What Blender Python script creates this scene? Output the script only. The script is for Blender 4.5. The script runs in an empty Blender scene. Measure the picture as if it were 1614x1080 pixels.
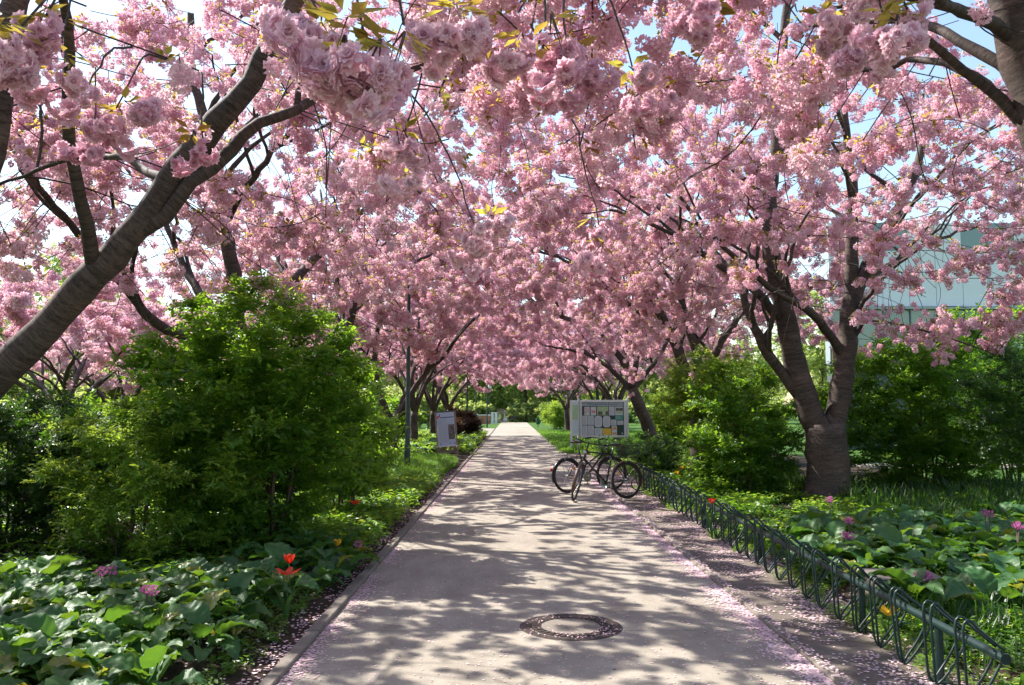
import bpy, math, random
import numpy as np
from mathutils import Vector, Matrix, noise as mnoise

R = math.radians
rng = random.Random(11)
nrg = np.random.default_rng(11)
scene = bpy.context.scene
COL = scene.collection

# ------------------------------------------------------------------ camera
PITCH = math.atan(106 / 1290.0)
cd = bpy.data.cameras.new('camera')
cam = bpy.data.objects.new('camera', cd)
COL.objects.link(cam)
cam.location = (0, 0, 1.6)
cam.rotation_euler = (math.pi / 2 + PITCH, 0, 0)
cd.lens = 28.77
cd.sensor_width = 36
cd.clip_start = 0.05
cd.clip_end = 1500
scene.camera = cam

# ------------------------------------------------------------------ world and sun
SUN_AZ = (-0.84, 0.54)            # horizontal direction towards the sun
SUN_EL = R(47)
w = bpy.data.worlds.new('World')
scene.world = w
w.use_nodes = True
nt = w.node_tree
bg = nt.nodes['Background']
sky = nt.nodes.new('ShaderNodeTexSky')
sky.sky_type = 'NISHITA'
sky.sun_disc = False
sky.sun_elevation = SUN_EL
sky.sun_rotation = math.atan2(SUN_AZ[0], SUN_AZ[1])
sky.air_density = 1.3
sky.dust_density = 0.8
sky.ozone_density = 1.0
nt.links.new(sky.outputs[0], bg.inputs[0])
bg.inputs[1].default_value = 0.12
sl = bpy.data.lights.new('sun', 'SUN')
sl.energy = 5.0
sl.angle = R(0.53)
sl.color = (1.0, 0.955, 0.88)
sun = bpy.data.objects.new('sun', sl)
COL.objects.link(sun)
sd = Vector((SUN_AZ[0] * math.cos(SUN_EL), SUN_AZ[1] * math.cos(SUN_EL), math.sin(SUN_EL)))
sun.rotation_euler = sd.to_track_quat('Z', 'Y').to_euler()
sun.location = (-20, 10, 30)
scene.view_settings.view_transform = 'Standard'
scene.view_settings.look = 'None'
scene.view_settings.exposure = 1.2
scene.view_settings.gamma = 1
scene.view_settings.use_curve_mapping = False
scene.cycles.max_bounces = 8
scene.cycles.diffuse_bounces = 5
scene.cycles.glossy_bounces = 2
scene.cycles.transmission_bounces = 6
scene.cycles.transparent_max_bounces = 4
scene.cycles.caustics_reflective = False
scene.cycles.caustics_refractive = False

# ------------------------------------------------------------------ helpers
FP = 1290.0
CA, SA = math.cos(PITCH), math.sin(PITCH)


def P(px, py, Y):
    """the place at depth Y that lies along a direction measured in the photograph"""
    u = (px - 807) / FP
    v = (540 - py) / FP
    dy = CA - v * SA
    dz = SA + v * CA
    return Vector((u * Y / dy, Y, 1.6 + dz / dy * Y))


def G(px, py, z=0.0):
    u = (px - 807) / FP
    v = (540 - py) / FP
    dy = CA - v * SA
    dz = SA + v * CA
    Y = (z - 1.6) * dy / dz
    return Vector((u * Y / dy, Y, z))


def tag(o, label=None, cat=None, group=None, kind=None):
    if label: o['label'] = label
    if cat: o['category'] = cat
    if group: o['group'] = group
    if kind: o['kind'] = kind
    return o


def empty(name, loc=(0, 0, 0), rz=0.0, label=None, cat=None, group=None):
    o = bpy.data.objects.new(name, None)
    o.empty_display_size = 0.2
    COL.objects.link(o)
    o.location = loc
    o.rotation_euler = (0, 0, rz)
    tag(o, label, cat, group)
    return o


def link(name, me, parent=None, loc=None):
    o = bpy.data.objects.new(name, me)
    COL.objects.link(o)
    if parent is not None: o.parent = parent
    if loc is not None: o.location = loc
    return o


def copy_tree(o, parent=None):
    c = o.copy()
    COL.objects.link(c)
    c.parent = parent
    for ch in o.children:
        copy_tree(ch, c)
    return c


def mesh(name, V, F, mats, mi=None, smooth=False, attrs=None):
    me = bpy.data.meshes.new(name)
    V = np.asarray(V, dtype=np.float32).reshape(-1, 3)
    sizes = np.fromiter((len(f) for f in F), dtype=np.int32, count=len(F))
    flat = np.fromiter((i for f in F for i in f), dtype=np.int32, count=int(sizes.sum()))
    me.vertices.add(len(V))
    me.vertices.foreach_set('co', V.ravel())
    me.loops.add(len(flat))
    me.loops.foreach_set('vertex_index', flat)
    me.polygons.add(len(F))
    st = np.zeros(len(F), dtype=np.int32)
    if len(F): st[1:] = np.cumsum(sizes)[:-1]
    me.polygons.foreach_set('loop_start', st)
    if not isinstance(mats, (list, tuple)): mats = [mats]
    for m in mats: me.materials.append(m)
    if mi is not None:
        me.polygons.foreach_set('material_index', np.asarray(mi, dtype=np.int32))
    me.update(calc_edges=True)
    me.polygons.foreach_set('use_smooth', np.full(len(F), bool(smooth)))
    if attrs:
        for k, (typ, dat) in attrs.items():
            a = me.attributes.new(k, typ, 'POINT')
            key = 'vector' if typ == 'FLOAT_VECTOR' else 'value'
            a.data.foreach_set(key, np.asarray(dat, dtype=np.float32 if typ != 'INT' else np.int32).ravel())
    me.validate()
    return me


class MB:
    """collects boxes, tubes and faces that become one mesh"""

    def __init__(s):
        s.V, s.F, s.M, s.BK = [], [], [], []

    def add(s, V, F, m=0, bk=None):
        b = len(s.V)
        s.V.extend([tuple(v) for v in V])
        s.F.extend([tuple(i + b for i in f) for f in F])
        s.M.extend([m] * len(F))
        s.BK.extend(bk if bk else [(0, 0, 0)] * len(V))

    def box(s, c, size, m=0, rot=None, bev=0.0):
        x, y, z = size[0] / 2, size[1] / 2, size[2] / 2
        c = Vector(c)
        if bev <= 0:
            vs = [Vector((a, b, d)) for d in (-z, z) for a, b in ((-x, -y), (x, -y), (x, y), (-x, y))]
            fs = [(3, 2, 1, 0), (4, 5, 6, 7), (0, 1, 5, 4), (1, 2, 6, 5), (2, 3, 7, 6), (3, 0, 4, 7)]
        else:
            vs = []
            for d, e in ((-z, 0), (z - bev, 0), (z, bev)):
                q = [(-x + e, -y + e), (x - e, -y + e), (x - e, y - e), (-x + e, y - e)]
                vs += [Vector((a, b, d)) for a, b in q]
            fs = [(3, 2, 1, 0), (8, 9, 10, 11)]
            for k in (0, 4):
                for i in range(4):
                    fs.append((k + i, k + (i + 1) % 4, k + 4 + (i + 1) % 4, k + 4 + i))
        if rot is not None: vs = [rot @ v for v in vs]
        s.add([v + c for v in vs], fs, m)
        return s

    def tube(s, pts, rad, K=8, m=0, cap=True, closed=False):
        pts = [Vector(p) for p in pts]
        n = len(pts)
        if not hasattr(rad, '__len__'): rad = [rad] * n
        d0 = (pts[1] - pts[0]).normalized()
        ref = Vector((0, 0, 1)) if abs(d0.z) < 0.9 else Vector((1, 0, 0))
        u = d0.cross(ref).normalized()
        V, BK = [], []
        al = 0.0
        cs = [(math.cos(2 * math.pi * k / K), math.sin(2 * math.pi * k / K)) for k in range(K)]
        for i in range(n):
            if closed:
                d = (pts[(i + 1) % n] - pts[i - 1]).normalized()
            else:
                d = (pts[min(i + 1, n - 1)] - pts[max(i - 1, 0)])
                d = d.normalized() if d.length > 1e-9 else d0
            if i: al += (pts[i] - pts[i - 1]).length
            u = u - d * u.dot(d)
            if u.length < 1e-6: u = d.orthogonal()
            u.normalize()
            v = d.cross(u)
            r = rad[i]
            p = pts[i]
            for c, sn in cs:
                V.append(p + u * (c * r) + v * (sn * r))
                BK.append((c * r, sn * r, al))
        F = []
        for i in range(n if closed else n - 1):
            a = i * K
            b = ((i + 1) % n) * K
            for k in range(K):
                k2 = (k + 1) % K
                F.append((a + k, a + k2, b + k2, b + k))
        if cap and not closed:
            F.append(tuple(range(K - 1, -1, -1)))
            F.append(tuple(range((n - 1) * K, n * K)))
        s.add(V, F, m, BK)
        return s

    def lathe(s, prof, c=(0, 0, 0), K=20, m=0, rot=None):
        V, F = [], []
        c = Vector(c)
        for r, z in prof:
            for k in range(K):
                a = 2 * math.pi * k / K
                v = Vector((r * math.cos(a), r * math.sin(a), z))
                V.append((rot @ v if rot else v) + c)
        for i in range(len(prof) - 1):
            for k in range(K):
                k2 = (k + 1) % K
                F.append((i * K + k, i * K + k2, (i + 1) * K + k2, (i + 1) * K + k))
        s.add(V, F, m)
        return s

    def mesh(s, name, mats, smooth=False, bark=False):
        at = {'bark_co': ('FLOAT_VECTOR', s.BK)} if bark else None
        return mesh(name, s.V, s.F, mats, s.M, smooth, at)

    def build(s, name, mats, parent=None, smooth=False, bark=False, loc=None):
        return link(name, s.mesh(name, mats, smooth, bark), parent, loc)


# ------------------------------------------------------------------ materials
def newmat(name):
    m = bpy.data.materials.new(name)
    m.use_nodes = True
    n = m.node_tree
    b = n.nodes['Principled BSDF']
    return m, n, b


def N(n, typ, **kw):
    x = n.nodes.new(typ)
    for k, v in kw.items(): setattr(x, k, v)
    return x


def ramp(n, src, stops):
    r = N(n, 'ShaderNodeValToRGB')
    e = r.color_ramp.elements
    while len(e) < len(stops): e.new(0.5)
    for i, (p, c) in enumerate(stops):
        e[i].position = p
        e[i].color = (c[0], c[1], c[2], 1)
    n.links.new(src, r.inputs[0])
    return r


def noise_tex(n, scale, detail=4, co=None, rough=0.55, dist=0.0):
    t = N(n, 'ShaderNodeTexNoise')
    t.inputs['Scale'].default_value = scale
    t.inputs['Detail'].default_value = detail
    t.inputs['Roughness'].default_value = rough
    t.inputs['Distortion'].default_value = dist
    if co is not None: n.links.new(co, t.inputs['Vector'])
    return t


def mapped(n, src, scale):
    mp = N(n, 'ShaderNodeMapping')
    mp.inputs['Scale'].default_value = scale
    n.links.new(src, mp.inputs[0])
    return mp.outputs[0]


def bump(n, b, src, strength=0.3, dist=0.01):
    x = N(n, 'ShaderNodeBump')
    x.inputs['Strength'].default_value = strength
    x.inputs['Distance'].default_value = dist
    n.links.new(src, x.inputs['Height'])
    n.links.new(x.outputs[0], b.inputs['Normal'])
    return x


def plain(name, col, rough=0.5, metal=0.0, var=0.12, scale=12.0, spec=0.5):
    m, n, b = newmat(name)
    tc = N(n, 'ShaderNodeTexCoord')
    t = noise_tex(n, scale, 4, tc.outputs['Object'])
    lo = tuple(c * (1 - var) for c in col)
    hi = tuple(min(1, c * (1 + var)) for c in col)
    r = ramp(n, t.outputs[0], [(0.3, lo), (0.7, hi)])
    n.links.new(r.outputs[0], b.inputs['Base Color'])
    b.inputs['Roughness'].default_value = rough
    b.inputs['Metallic'].default_value = metal
    b.inputs['Specular IOR Level'].default_value = spec
    bump(n, b, t.outputs[0], 0.15, 0.004)
    return m


def leafmat(name, cols, trans, tmix=0.45, rough=0.45, spec=0.45, vein=False, nscale=0.6):
    """foliage or petals: a diffuse/gloss front mixed with light coming through"""
    m, n, b = newmat(name)
    out = n.nodes['Material Output']
    oi = N(n, 'ShaderNodeObjectInfo')
    geo = N(n, 'ShaderNodeNewGeometry')
    tc = N(n, 'ShaderNodeTexCoord')
    t = noise_tex(n, nscale, 2, geo.outputs['Position'])
    isl = N(n, 'ShaderNodeMath', operation='MULTIPLY_ADD')
    n.links.new(geo.outputs['Random Per Island'], isl.inputs[0])
    isl.inputs[1].default_value = 0.5
    n.links.new(t.outputs[0], isl.inputs[2])
    ad = N(n, 'ShaderNodeMath', operation='MULTIPLY_ADD')
    n.links.new(oi.outputs['Random'], ad.inputs[0])
    ad.inputs[1].default_value = 0.4
    n.links.new(isl.outputs[0], ad.inputs[2])
    sc = N(n, 'ShaderNodeMath', operation='MULTIPLY_ADD')
    n.links.new(ad.outputs[0], sc.inputs[0])
    sc.inputs[1].default_value = 0.85
    sc.inputs[2].default_value = -0.33
    k = len(cols)
    r = ramp(n, sc.outputs[0], [(i / (k - 1), c) for i, c in enumerate(cols)])
    r2 = ramp(n, sc.outputs[0], [(i / (len(trans) - 1), c) for i, c in enumerate(trans)])
    col = r.outputs[0]
    n.links.new(col, b.inputs['Base Color'])
    b.inputs['Roughness'].default_value = rough
    b.inputs['Specular IOR Level'].default_value = spec
    if vein:
        tv = noise_tex(n, 55, 3, tc.outputs['Object'])
        bump(n, b, tv.outputs[0], 0.35, 0.004)
    tr = N(n, 'ShaderNodeBsdfTranslucent')
    n.links.new(r2.outputs[0], tr.inputs[0])
    mx = N(n, 'ShaderNodeMixShader')
    mx.inputs[0].default_value = tmix
    n.links.new(b.outputs[0], mx.inputs[1])
    n.links.new(tr.outputs[0], mx.inputs[2])
    n.links.new(mx.outputs[0], out.inputs['Surface'])
    return m


def barkmat(name, cols, moss=True):
    m, n, b = newmat(name)
    at = N(n, 'ShaderNodeAttribute', attribute_name='bark_co')
    c1 = mapped(n, at.outputs['Vector'], (26, 26, 105))
    t1 = noise_tex(n, 1.0, 4, c1, 0.6, 0.8)
    t2 = noise_tex(n, 9, 5, at.outputs['Vector'], 0.65)
    t3 = noise_tex(n, 2.2, 3, at.outputs['Vector'])
    c5 = mapped(n, at.outputs['Vector'], (4, 4, 42))
    t5 = noise_tex(n, 1.0, 4, c5, 0.6, 0.4)
    av = N(n, 'ShaderNodeMix', data_type='FLOAT')
    av.inputs['Factor'].default_value = 0.5
    n.links.new(t1.outputs[0], av.inputs['A'])
    n.links.new(t5.outputs[0], av.inputs['B'])
    t1 = av
    r1 = ramp(n, t1.outputs[0], [(0.36, cols[0]), (0.48, cols[1]), (0.68, cols[2])])
    r3 = ramp(n, t3.outputs[0], [(0.45, (1, 1, 1)), (0.68, (1.75, 1.6, 1.55))])
    mx = N(n, 'ShaderNodeMix', data_type='RGBA', blend_type='MULTIPLY')
    mx.inputs['Factor'].default_value = 1
    n.links.new(r1.outputs[0], mx.inputs['A'])
    n.links.new(r3.outputs[0], mx.inputs['B'])
    n.links.new(mx.outputs['Result'], b.inputs['Base Color'])
    b.inputs['Roughness'].default_value = 0.75
    b.inputs['Specular IOR Level'].default_value = 0.3
    ad = N(n, 'ShaderNodeMath', operation='ADD')
    n.links.new(t1.outputs[0], ad.inputs[0])
    n.links.new(t2.outputs[0], ad.inputs[1])
    bump(n, b, ad.outputs[0], 0.6, 0.008)
    return m


M = {}
M['bark'] = barkmat('cherry_bark', [(0.022, 0.016, 0.013), (0.055, 0.041, 0.035), (0.125, 0.095, 0.08)])
M['bark_far'] = barkmat('plain_bark', [(0.03, 0.025, 0.02), (0.08, 0.065, 0.05), (0.14, 0.12, 0.1)])
M['twig'] = plain('cherry_twig', (0.07, 0.047, 0.038), 0.7, var=0.3)
M['stem'] = plain('shrub_stem', (0.075, 0.05, 0.035), 0.75, var=0.35)
M['petal'] = leafmat('blossom_petal',
                     [(0.73, 0.40, 0.53), (0.84, 0.60, 0.69), (0.93, 0.81, 0.86)],
                     [(0.82, 0.45, 0.57), (0.90, 0.62, 0.70), (0.95, 0.80, 0.85)], 0.45, 0.6, 0.2)
M['cleaf'] = leafmat('cherry_leaf',
                     [(0.16, 0.07, 0.025), (0.15, 0.13, 0.03), (0.16, 0.19, 0.04)],
                     [(0.5, 0.24, 0.05), (0.6, 0.46, 0.07), (0.46, 0.54, 0.08)], 0.55, 0.4)
M['leaf'] = leafmat('shrub_leaf',
                    [(0.03, 0.085, 0.014), (0.052, 0.135, 0.018), (0.10, 0.2, 0.026)],
                    [(0.18, 0.42, 0.02), (0.32, 0.58, 0.03), (0.5, 0.68, 0.05)], 0.5, 0.38, 0.5)
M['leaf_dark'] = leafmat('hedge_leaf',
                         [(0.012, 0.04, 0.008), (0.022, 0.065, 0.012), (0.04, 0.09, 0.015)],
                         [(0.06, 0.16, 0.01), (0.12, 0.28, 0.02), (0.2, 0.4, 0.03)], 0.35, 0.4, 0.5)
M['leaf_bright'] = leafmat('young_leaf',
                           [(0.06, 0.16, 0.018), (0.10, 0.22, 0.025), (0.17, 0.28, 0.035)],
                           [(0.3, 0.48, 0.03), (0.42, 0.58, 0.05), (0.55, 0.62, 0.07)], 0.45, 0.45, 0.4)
M['leaf_rust'] = leafmat('rust_leaf',
                         [(0.03, 0.016, 0.012), (0.045, 0.026, 0.016), (0.06, 0.042, 0.02)],
                         [(0.1, 0.04, 0.025), (0.14, 0.07, 0.03), (0.18, 0.11, 0.04)], 0.3, 0.5, 0.3)
M['leaf_far'] = leafmat('spring_leaf_hazed',
                        [(0.16, 0.24, 0.07), (0.26, 0.34, 0.11), (0.36, 0.4, 0.18)],
                        [(0.36, 0.5, 0.1), (0.5, 0.6, 0.14), (0.62, 0.64, 0.22)], 0.5, 0.6, 0.2, nscale=0.12)  # spring green made paler in the colour, standing in for distant haze and glare
M['bergenia'] = leafmat('bergenia_leaf',
                        [(0.022, 0.075, 0.022), (0.04, 0.115, 0.03), (0.085, 0.15, 0.03)],
                        [(0.10, 0.28, 0.02), (0.2, 0.42, 0.03), (0.38, 0.52, 0.03)], 0.25, 0.5, 0.4, vein=True)
M['bergenia_pale'] = leafmat('bergenia_leaf_yellowing',
                             [(0.13, 0.17, 0.025), (0.2, 0.22, 0.04), (0.24, 0.16, 0.05)],
                             [(0.4, 0.5, 0.03), (0.5, 0.5, 0.04), (0.55, 0.4, 0.05)], 0.35, 0.35, 0.5, vein=True)
M['grass'] = leafmat('grass_blade',
                     [(0.035, 0.1, 0.012), (0.06, 0.15, 0.02), (0.1, 0.2, 0.03)],
                     [(0.15, 0.35, 0.02), (0.25, 0.5, 0.03), (0.4, 0.6, 0.05)], 0.4, 0.45, 0.4)
M['magenta'] = leafmat('bergenia_flower',
                       [(0.5, 0.1, 0.3), (0.6, 0.18, 0.42), (0.7, 0.3, 0.52)],
                       [(0.6, 0.15, 0.38), (0.7, 0.25, 0.5), (0.8, 0.4, 0.6)], 0.35, 0.5, 0.2)
M['tulip_red'] = leafmat('tulip_petal', [(0.6, 0.02, 0.01), (0.72, 0.04, 0.02), (0.8, 0.08, 0.04)],
                         [(0.8, 0.05, 0.02), (0.85, 0.08, 0.03), (0.9, 0.12, 0.05)], 0.4, 0.35, 0.4)
M['tulip_yellow'] = leafmat('tulip_petal_yellow', [(0.75, 0.38, 0.01), (0.8, 0.45, 0.02), (0.85, 0.5, 0.03)],
                            [(0.85, 0.5, 0.02), (0.9, 0.55, 0.03), (0.9, 0.6, 0.05)], 0.4, 0.35, 0.4)
M['fallen'] = leafmat('fallen_petal',
                      [(0.60, 0.38, 0.43), (0.72, 0.52, 0.56), (0.82, 0.68, 0.70)],
                      [(0.8, 0.5, 0.6), (0.85, 0.6, 0.7), (0.9, 0.7, 0.78)], 0.1, 0.65, 0.15)
M['litter'] = leafmat('dry_litter', [(0.05, 0.03, 0.02), (0.1, 0.06, 0.035), (0.16, 0.1, 0.06)],
                      [(0.1, 0.06, 0.03), (0.14, 0.08, 0.04), (0.2, 0.12, 0.06)], 0.1, 0.8, 0.1)


def mat_concrete():
    m, n, b = newmat('path_concrete')
    tc = N(n, 'ShaderNodeNewGeometry')
    co = tc.outputs['Position']
    t1 = noise_tex(n, 0.55, 5, co, 0.6)
    t2 = noise_tex(n, 90, 4, co, 0.7)
    t3 = noise_tex(n, 5.0, 4, mapped(n, co, (1, 0.35, 1)), 0.6)
    oi = N(n, 'ShaderNodeObjectInfo')
    r1 = ramp(n, t1.outputs[0], [(0.3, (0.285, 0.25, 0.202)), (0.7, (0.375, 0.335, 0.28))])
    r2 = ramp(n, t2.outputs[0], [(0.3, (0.72, 0.71, 0.7)), (0.55, (1, 1, 1)), (0.75, (1.16, 1.15, 1.14))])
    r3 = ramp(n, t3.outputs[0], [(0.32, (0.84, 0.83, 0.82)), (0.62, (1.05, 1.05, 1.05))])
    cur = r1.outputs[0]
    t5 = noise_tex(n, 1.6, 6, co, 0.75)
    r5 = ramp(n, t5.outputs[0], [(0.28, (0.76, 0.74, 0.72)), (0.42, (0.97, 0.97, 0.97)), (0.7, (1.06, 1.06, 1.05))])
    for q in (r2, r3, r5):
        mx = N(n, 'ShaderNodeMix', data_type='RGBA', blend_type='MULTIPLY')
        mx.inputs['Factor'].default_value = 1
        n.links.new(cur, mx.inputs['A'])
        n.links.new(q.outputs[0], mx.inputs['B'])
        cur = mx.outputs['Result']
    mr = N(n, 'ShaderNodeMapRange')
    mr.inputs['To Min'].default_value = 0.93
    mr.inputs['To Max'].default_value = 1.06
    n.links.new(oi.outputs['Random'], mr.inputs['Value'])
    mx = N(n, 'ShaderNodeMix', data_type='RGBA', blend_type='MULTIPLY')
    mx.inputs['Factor'].default_value = 1
    n.links.new(cur, mx.inputs['A'])
    n.links.new(mr.outputs[0], mx.inputs['B'])
    n.links.new(mx.outputs['Result'], b.inputs['Base Color'])
    b.inputs['Roughness'].default_value = 0.85
    b.inputs['Specular IOR Level'].default_value = 0.25
    bump(n, b, t2.outputs[0], 0.35, 0.004)
    return m


M['concrete'] = mat_concrete()


def mat_ground(name, stops, s1=0.8, s2=25.0, rough=0.95, bs=0.8):
    m, n, b = newmat(name)
    g = N(n, 'ShaderNodeNewGeometry')
    t1 = noise_tex(n, s1, 6, g.outputs['Position'], 0.65)
    t2 = noise_tex(n, s2, 5, g.outputs['Position'], 0.7)
    mx = N(n, 'ShaderNodeMath', operation='MULTIPLY_ADD')
    n.links.new(t2.outputs[0], mx.inputs[0])
    mx.inputs[1].default_value = 0.6
    n.links.new(t1.outputs[0], mx.inputs[2])
    s = N(n, 'ShaderNodeMath', operation='MULTIPLY_ADD')
    n.links.new(mx.outputs[0], s.inputs[0])
    s.inputs[1].default_value = 1.3
    s.inputs[2].default_value = -0.55
    k = len(stops)
    r = ramp(n, s.outputs[0], [(i / (k - 1), c) for i, c in enumerate(stops)])
    n.links.new(r.outputs[0], b.inputs['Base Color'])
    b.inputs['Roughness'].default_value = rough
    b.inputs['Specular IOR Level'].default_value = 0.15
    bump(n, b, t2.outputs[0], bs, 0.03)
    return m


M['soil'] = mat_ground('garden_soil', [(0.022, 0.015, 0.01), (0.045, 0.032, 0.022), (0.08, 0.058, 0.04)])
M['dirt'] = mat_ground('trodden_dirt', [(0.11, 0.088, 0.072), (0.17, 0.142, 0.12), (0.24, 0.205, 0.175)], 1.3, 45, bs=0.5)
M['lawn'] = mat_ground('lawn', [(0.03, 0.075, 0.012), (0.05, 0.11, 0.018), (0.085, 0.16, 0.028)], 0.35, 18)
M['kerb'] = mat_ground('kerb_concrete', [(0.15, 0.128, 0.108), (0.215, 0.185, 0.158), (0.28, 0.25, 0.22)], 1.5, 60, bs=0.35)
M['rackgreen'] = plain('dark_green_paint', (0.005, 0.024, 0.02), 0.42, 0.0, 0.3, 20)
M['postgreen'] = plain('lamp_post_green', (0.02, 0.05, 0.04), 0.4)
M['iron'] = plain('cast_iron', (0.055, 0.04, 0.034), 0.6, 0.4, 0.4, 25)
M['black'] = plain('black_paint', (0.012, 0.012, 0.013), 0.28)
M['rubber'] = plain('tyre_rubber', (0.02, 0.019, 0.018), 0.75)
M['chrome'] = plain('worn_chrome', (0.5, 0.5, 0.5), 0.3, 0.9)
M['brown_rim'] = plain('brown_mudguard', (0.09, 0.045, 0.03), 0.4)
M['redlens'] = plain('red_lens', (0.5, 0.02, 0.015), 0.2)
M['orange'] = plain('orange_lens', (0.7, 0.25, 0.03), 0.25)
M['white'] = plain('white_powder_coat', (0.72, 0.69, 0.70), 0.4, var=0.05)
M['paper'] = plain('paper', (0.62, 0.62, 0.66), 0.7, var=0.06, scale=3)
M['paperline'] = plain('faded_print', (0.36, 0.37, 0.42), 0.8, var=0.1)
M['ink'] = plain('dark_ink', (0.05, 0.07, 0.13), 0.7)
M['header'] = plain('pale_blue_header', (0.38, 0.44, 0.52), 0.7, var=0.05)
M['dgreen'] = plain('dark_green_poster', (0.02, 0.06, 0.045), 0.6)
M['teal'] = plain('teal_poster', (0.09, 0.32, 0.26), 0.6)
M['lime'] = plain('pale_green_poster', (0.42, 0.52, 0.3), 0.6)
M['yellow'] = plain('yellow_poster', (0.8, 0.56, 0.03), 0.6)
M['redprint'] = plain('red_print', (0.62, 0.1, 0.12), 0.7)
M['orangeprint'] = plain('orange_print', (0.75, 0.3, 0.12), 0.7)
M['photo_print'] = plain('photo_print', (0.12, 0.11, 0.1), 0.5, var=0.9, scale=18)
M['backboard'] = plain('case_lining', (0.07, 0.08, 0.075), 0.8)
M['woodpale'] = plain('weathered_wood', (0.27, 0.2, 0.16), 0.8, var=0.25)
M['wooddark'] = plain('brown_slat_wood', (0.2, 0.115, 0.075), 0.8, var=0.25)
M['panelwhite'] = plain('facade_panel', (0.66, 0.72, 0.74), 0.35, var=0.04, scale=1)
M['panelframe'] = plain('facade_joint', (0.3, 0.36, 0.37), 0.5)
M['bluegrey'] = plain('blue_grey_wall', (0.075, 0.095, 0.1), 0.7)
M['block'] = mat_ground('weathered_block', [(0.14, 0.115, 0.095), (0.2, 0.175, 0.15), (0.27, 0.24, 0.21)], 4, 60, bs=0.3)
M['brick'] = plain('red_brown_wall', (0.34, 0.16, 0.1), 0.8)
M['bingreen'] = plain('bin_green', (0.01, 0.11, 0.09), 0.4)
M['paleblue'] = plain('pale_blue_sheet', (0.5, 0.66, 0.82), 0.5)
M['glass'] = None
_m, _n, _b = newmat('window_glass')
_b.inputs['Base Color'].default_value = (0.16, 0.22, 0.2, 1)
_b.inputs['Roughness'].default_value = 0.08
_b.inputs['Metallic'].default_value = 0.3
_t = noise_tex(_n, 0.8, 3)
bump(_n, _b, _t.outputs[0], 0.1, 0.05)
M['glass'] = _m
_m, _n, _b = newmat('case_glass')
_b.inputs['Base Color'].default_value = (1, 1, 1, 1)
_b.inputs['Roughness'].default_value = 0.05
_b.inputs['Transmission Weight'].default_value = 1.0
_b.inputs['IOR'].default_value = 1.02
M['caseglass'] = _m


# ------------------------------------------------------------------ leaf, petal and spray shapes
def petal_faces(c, out, up, w, l, V, F, fold=0.25):
    """a small folded kite: four points, two triangles as one bent quad"""
    side = out.cross(up)
    if side.length < 1e-5: side = out.orthogonal()
    side.normalize()
    nrm = side.cross(out).normalized()
    b = len(V)
    V.append(c)
    V.append(c + out * (l * 0.62) + side * (w * 0.5) + nrm * (fold * w))
    V.append(c + out * l)
    V.append(c + out * (l * 0.62) - side * (w * 0.5) + nrm * (fold * w))
    F.append((b, b + 1, b + 2))
    F.append((b, b + 2, b + 3))


def leaf_faces(c, out, up, w, l, V, F, droop=0.15, fold=0.2):
    side = out.cross(up)
    if side.length < 1e-5: side = out.orthogonal()
    side.normalize()
    nrm = side.cross(out).normalized()
    b = len(V)
    mid = c + out * (l * 0.45) + nrm * (-fold * w)
    V += [c, c + out * (l * 0.4) + side * (w * 0.5), mid, c + out * (l * 0.4) - side * (w * 0.5),
          c + out * l - nrm * (droop * l)]
    F += [(b, b + 1, b + 2), (b, b + 2, b + 3), (b + 1, b + 4, b + 2), (b + 2, b + 4, b + 3)]


def rvec(r):
    while True:
        v = Vector((r.uniform(-1, 1), r.uniform(-1, 1), r.uniform(-1, 1)))
        if 0.05 < v.length < 1: return v.normalized()


def pompom(c, Rr, npet, r, V, F, pw, pl):
    c = Vector(c)
    for _ in range(npet):
        d = rvec(r)
        t = rvec(r)
        out = (d * r.uniform(0.45, 1.0) + t * 0.7).normalized()
        st = c + d * Rr * r.uniform(0.35, 0.8)
        petal_faces(st, out, rvec(r), pw * r.uniform(0.8, 1.25), pl * r.uniform(0.8, 1.25), V, F)


def double_flower(c, ax, rad, r, V, F):
    """one many-petalled cherry flower, opening along ax"""
    ax = ax.normalized()
    u = ax.orthogonal().normalized()
    v = ax.cross(u)
    for ring, (k, tilt, ln) in enumerate(((8, 0.15, 1.0), (8, 0.55, 0.9), (6, 1.0, 0.75), (4, 1.6, 0.55))):
        for i in range(k):
            a = 2 * math.pi * (i + 0.5 * (ring % 2)) / k + r.uniform(-0.2, 0.2)
            rad_d = u * math.cos(a) + v * math.sin(a)
            t = tilt + r.uniform(-0.15, 0.15)
            out = (rad_d * math.cos(t) + ax * math.sin(t)).normalized()
            petal_faces(c + rad_d * rad * 0.08, out, ax, rad * 0.62, rad * ln, V, F, 0.18)


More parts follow.
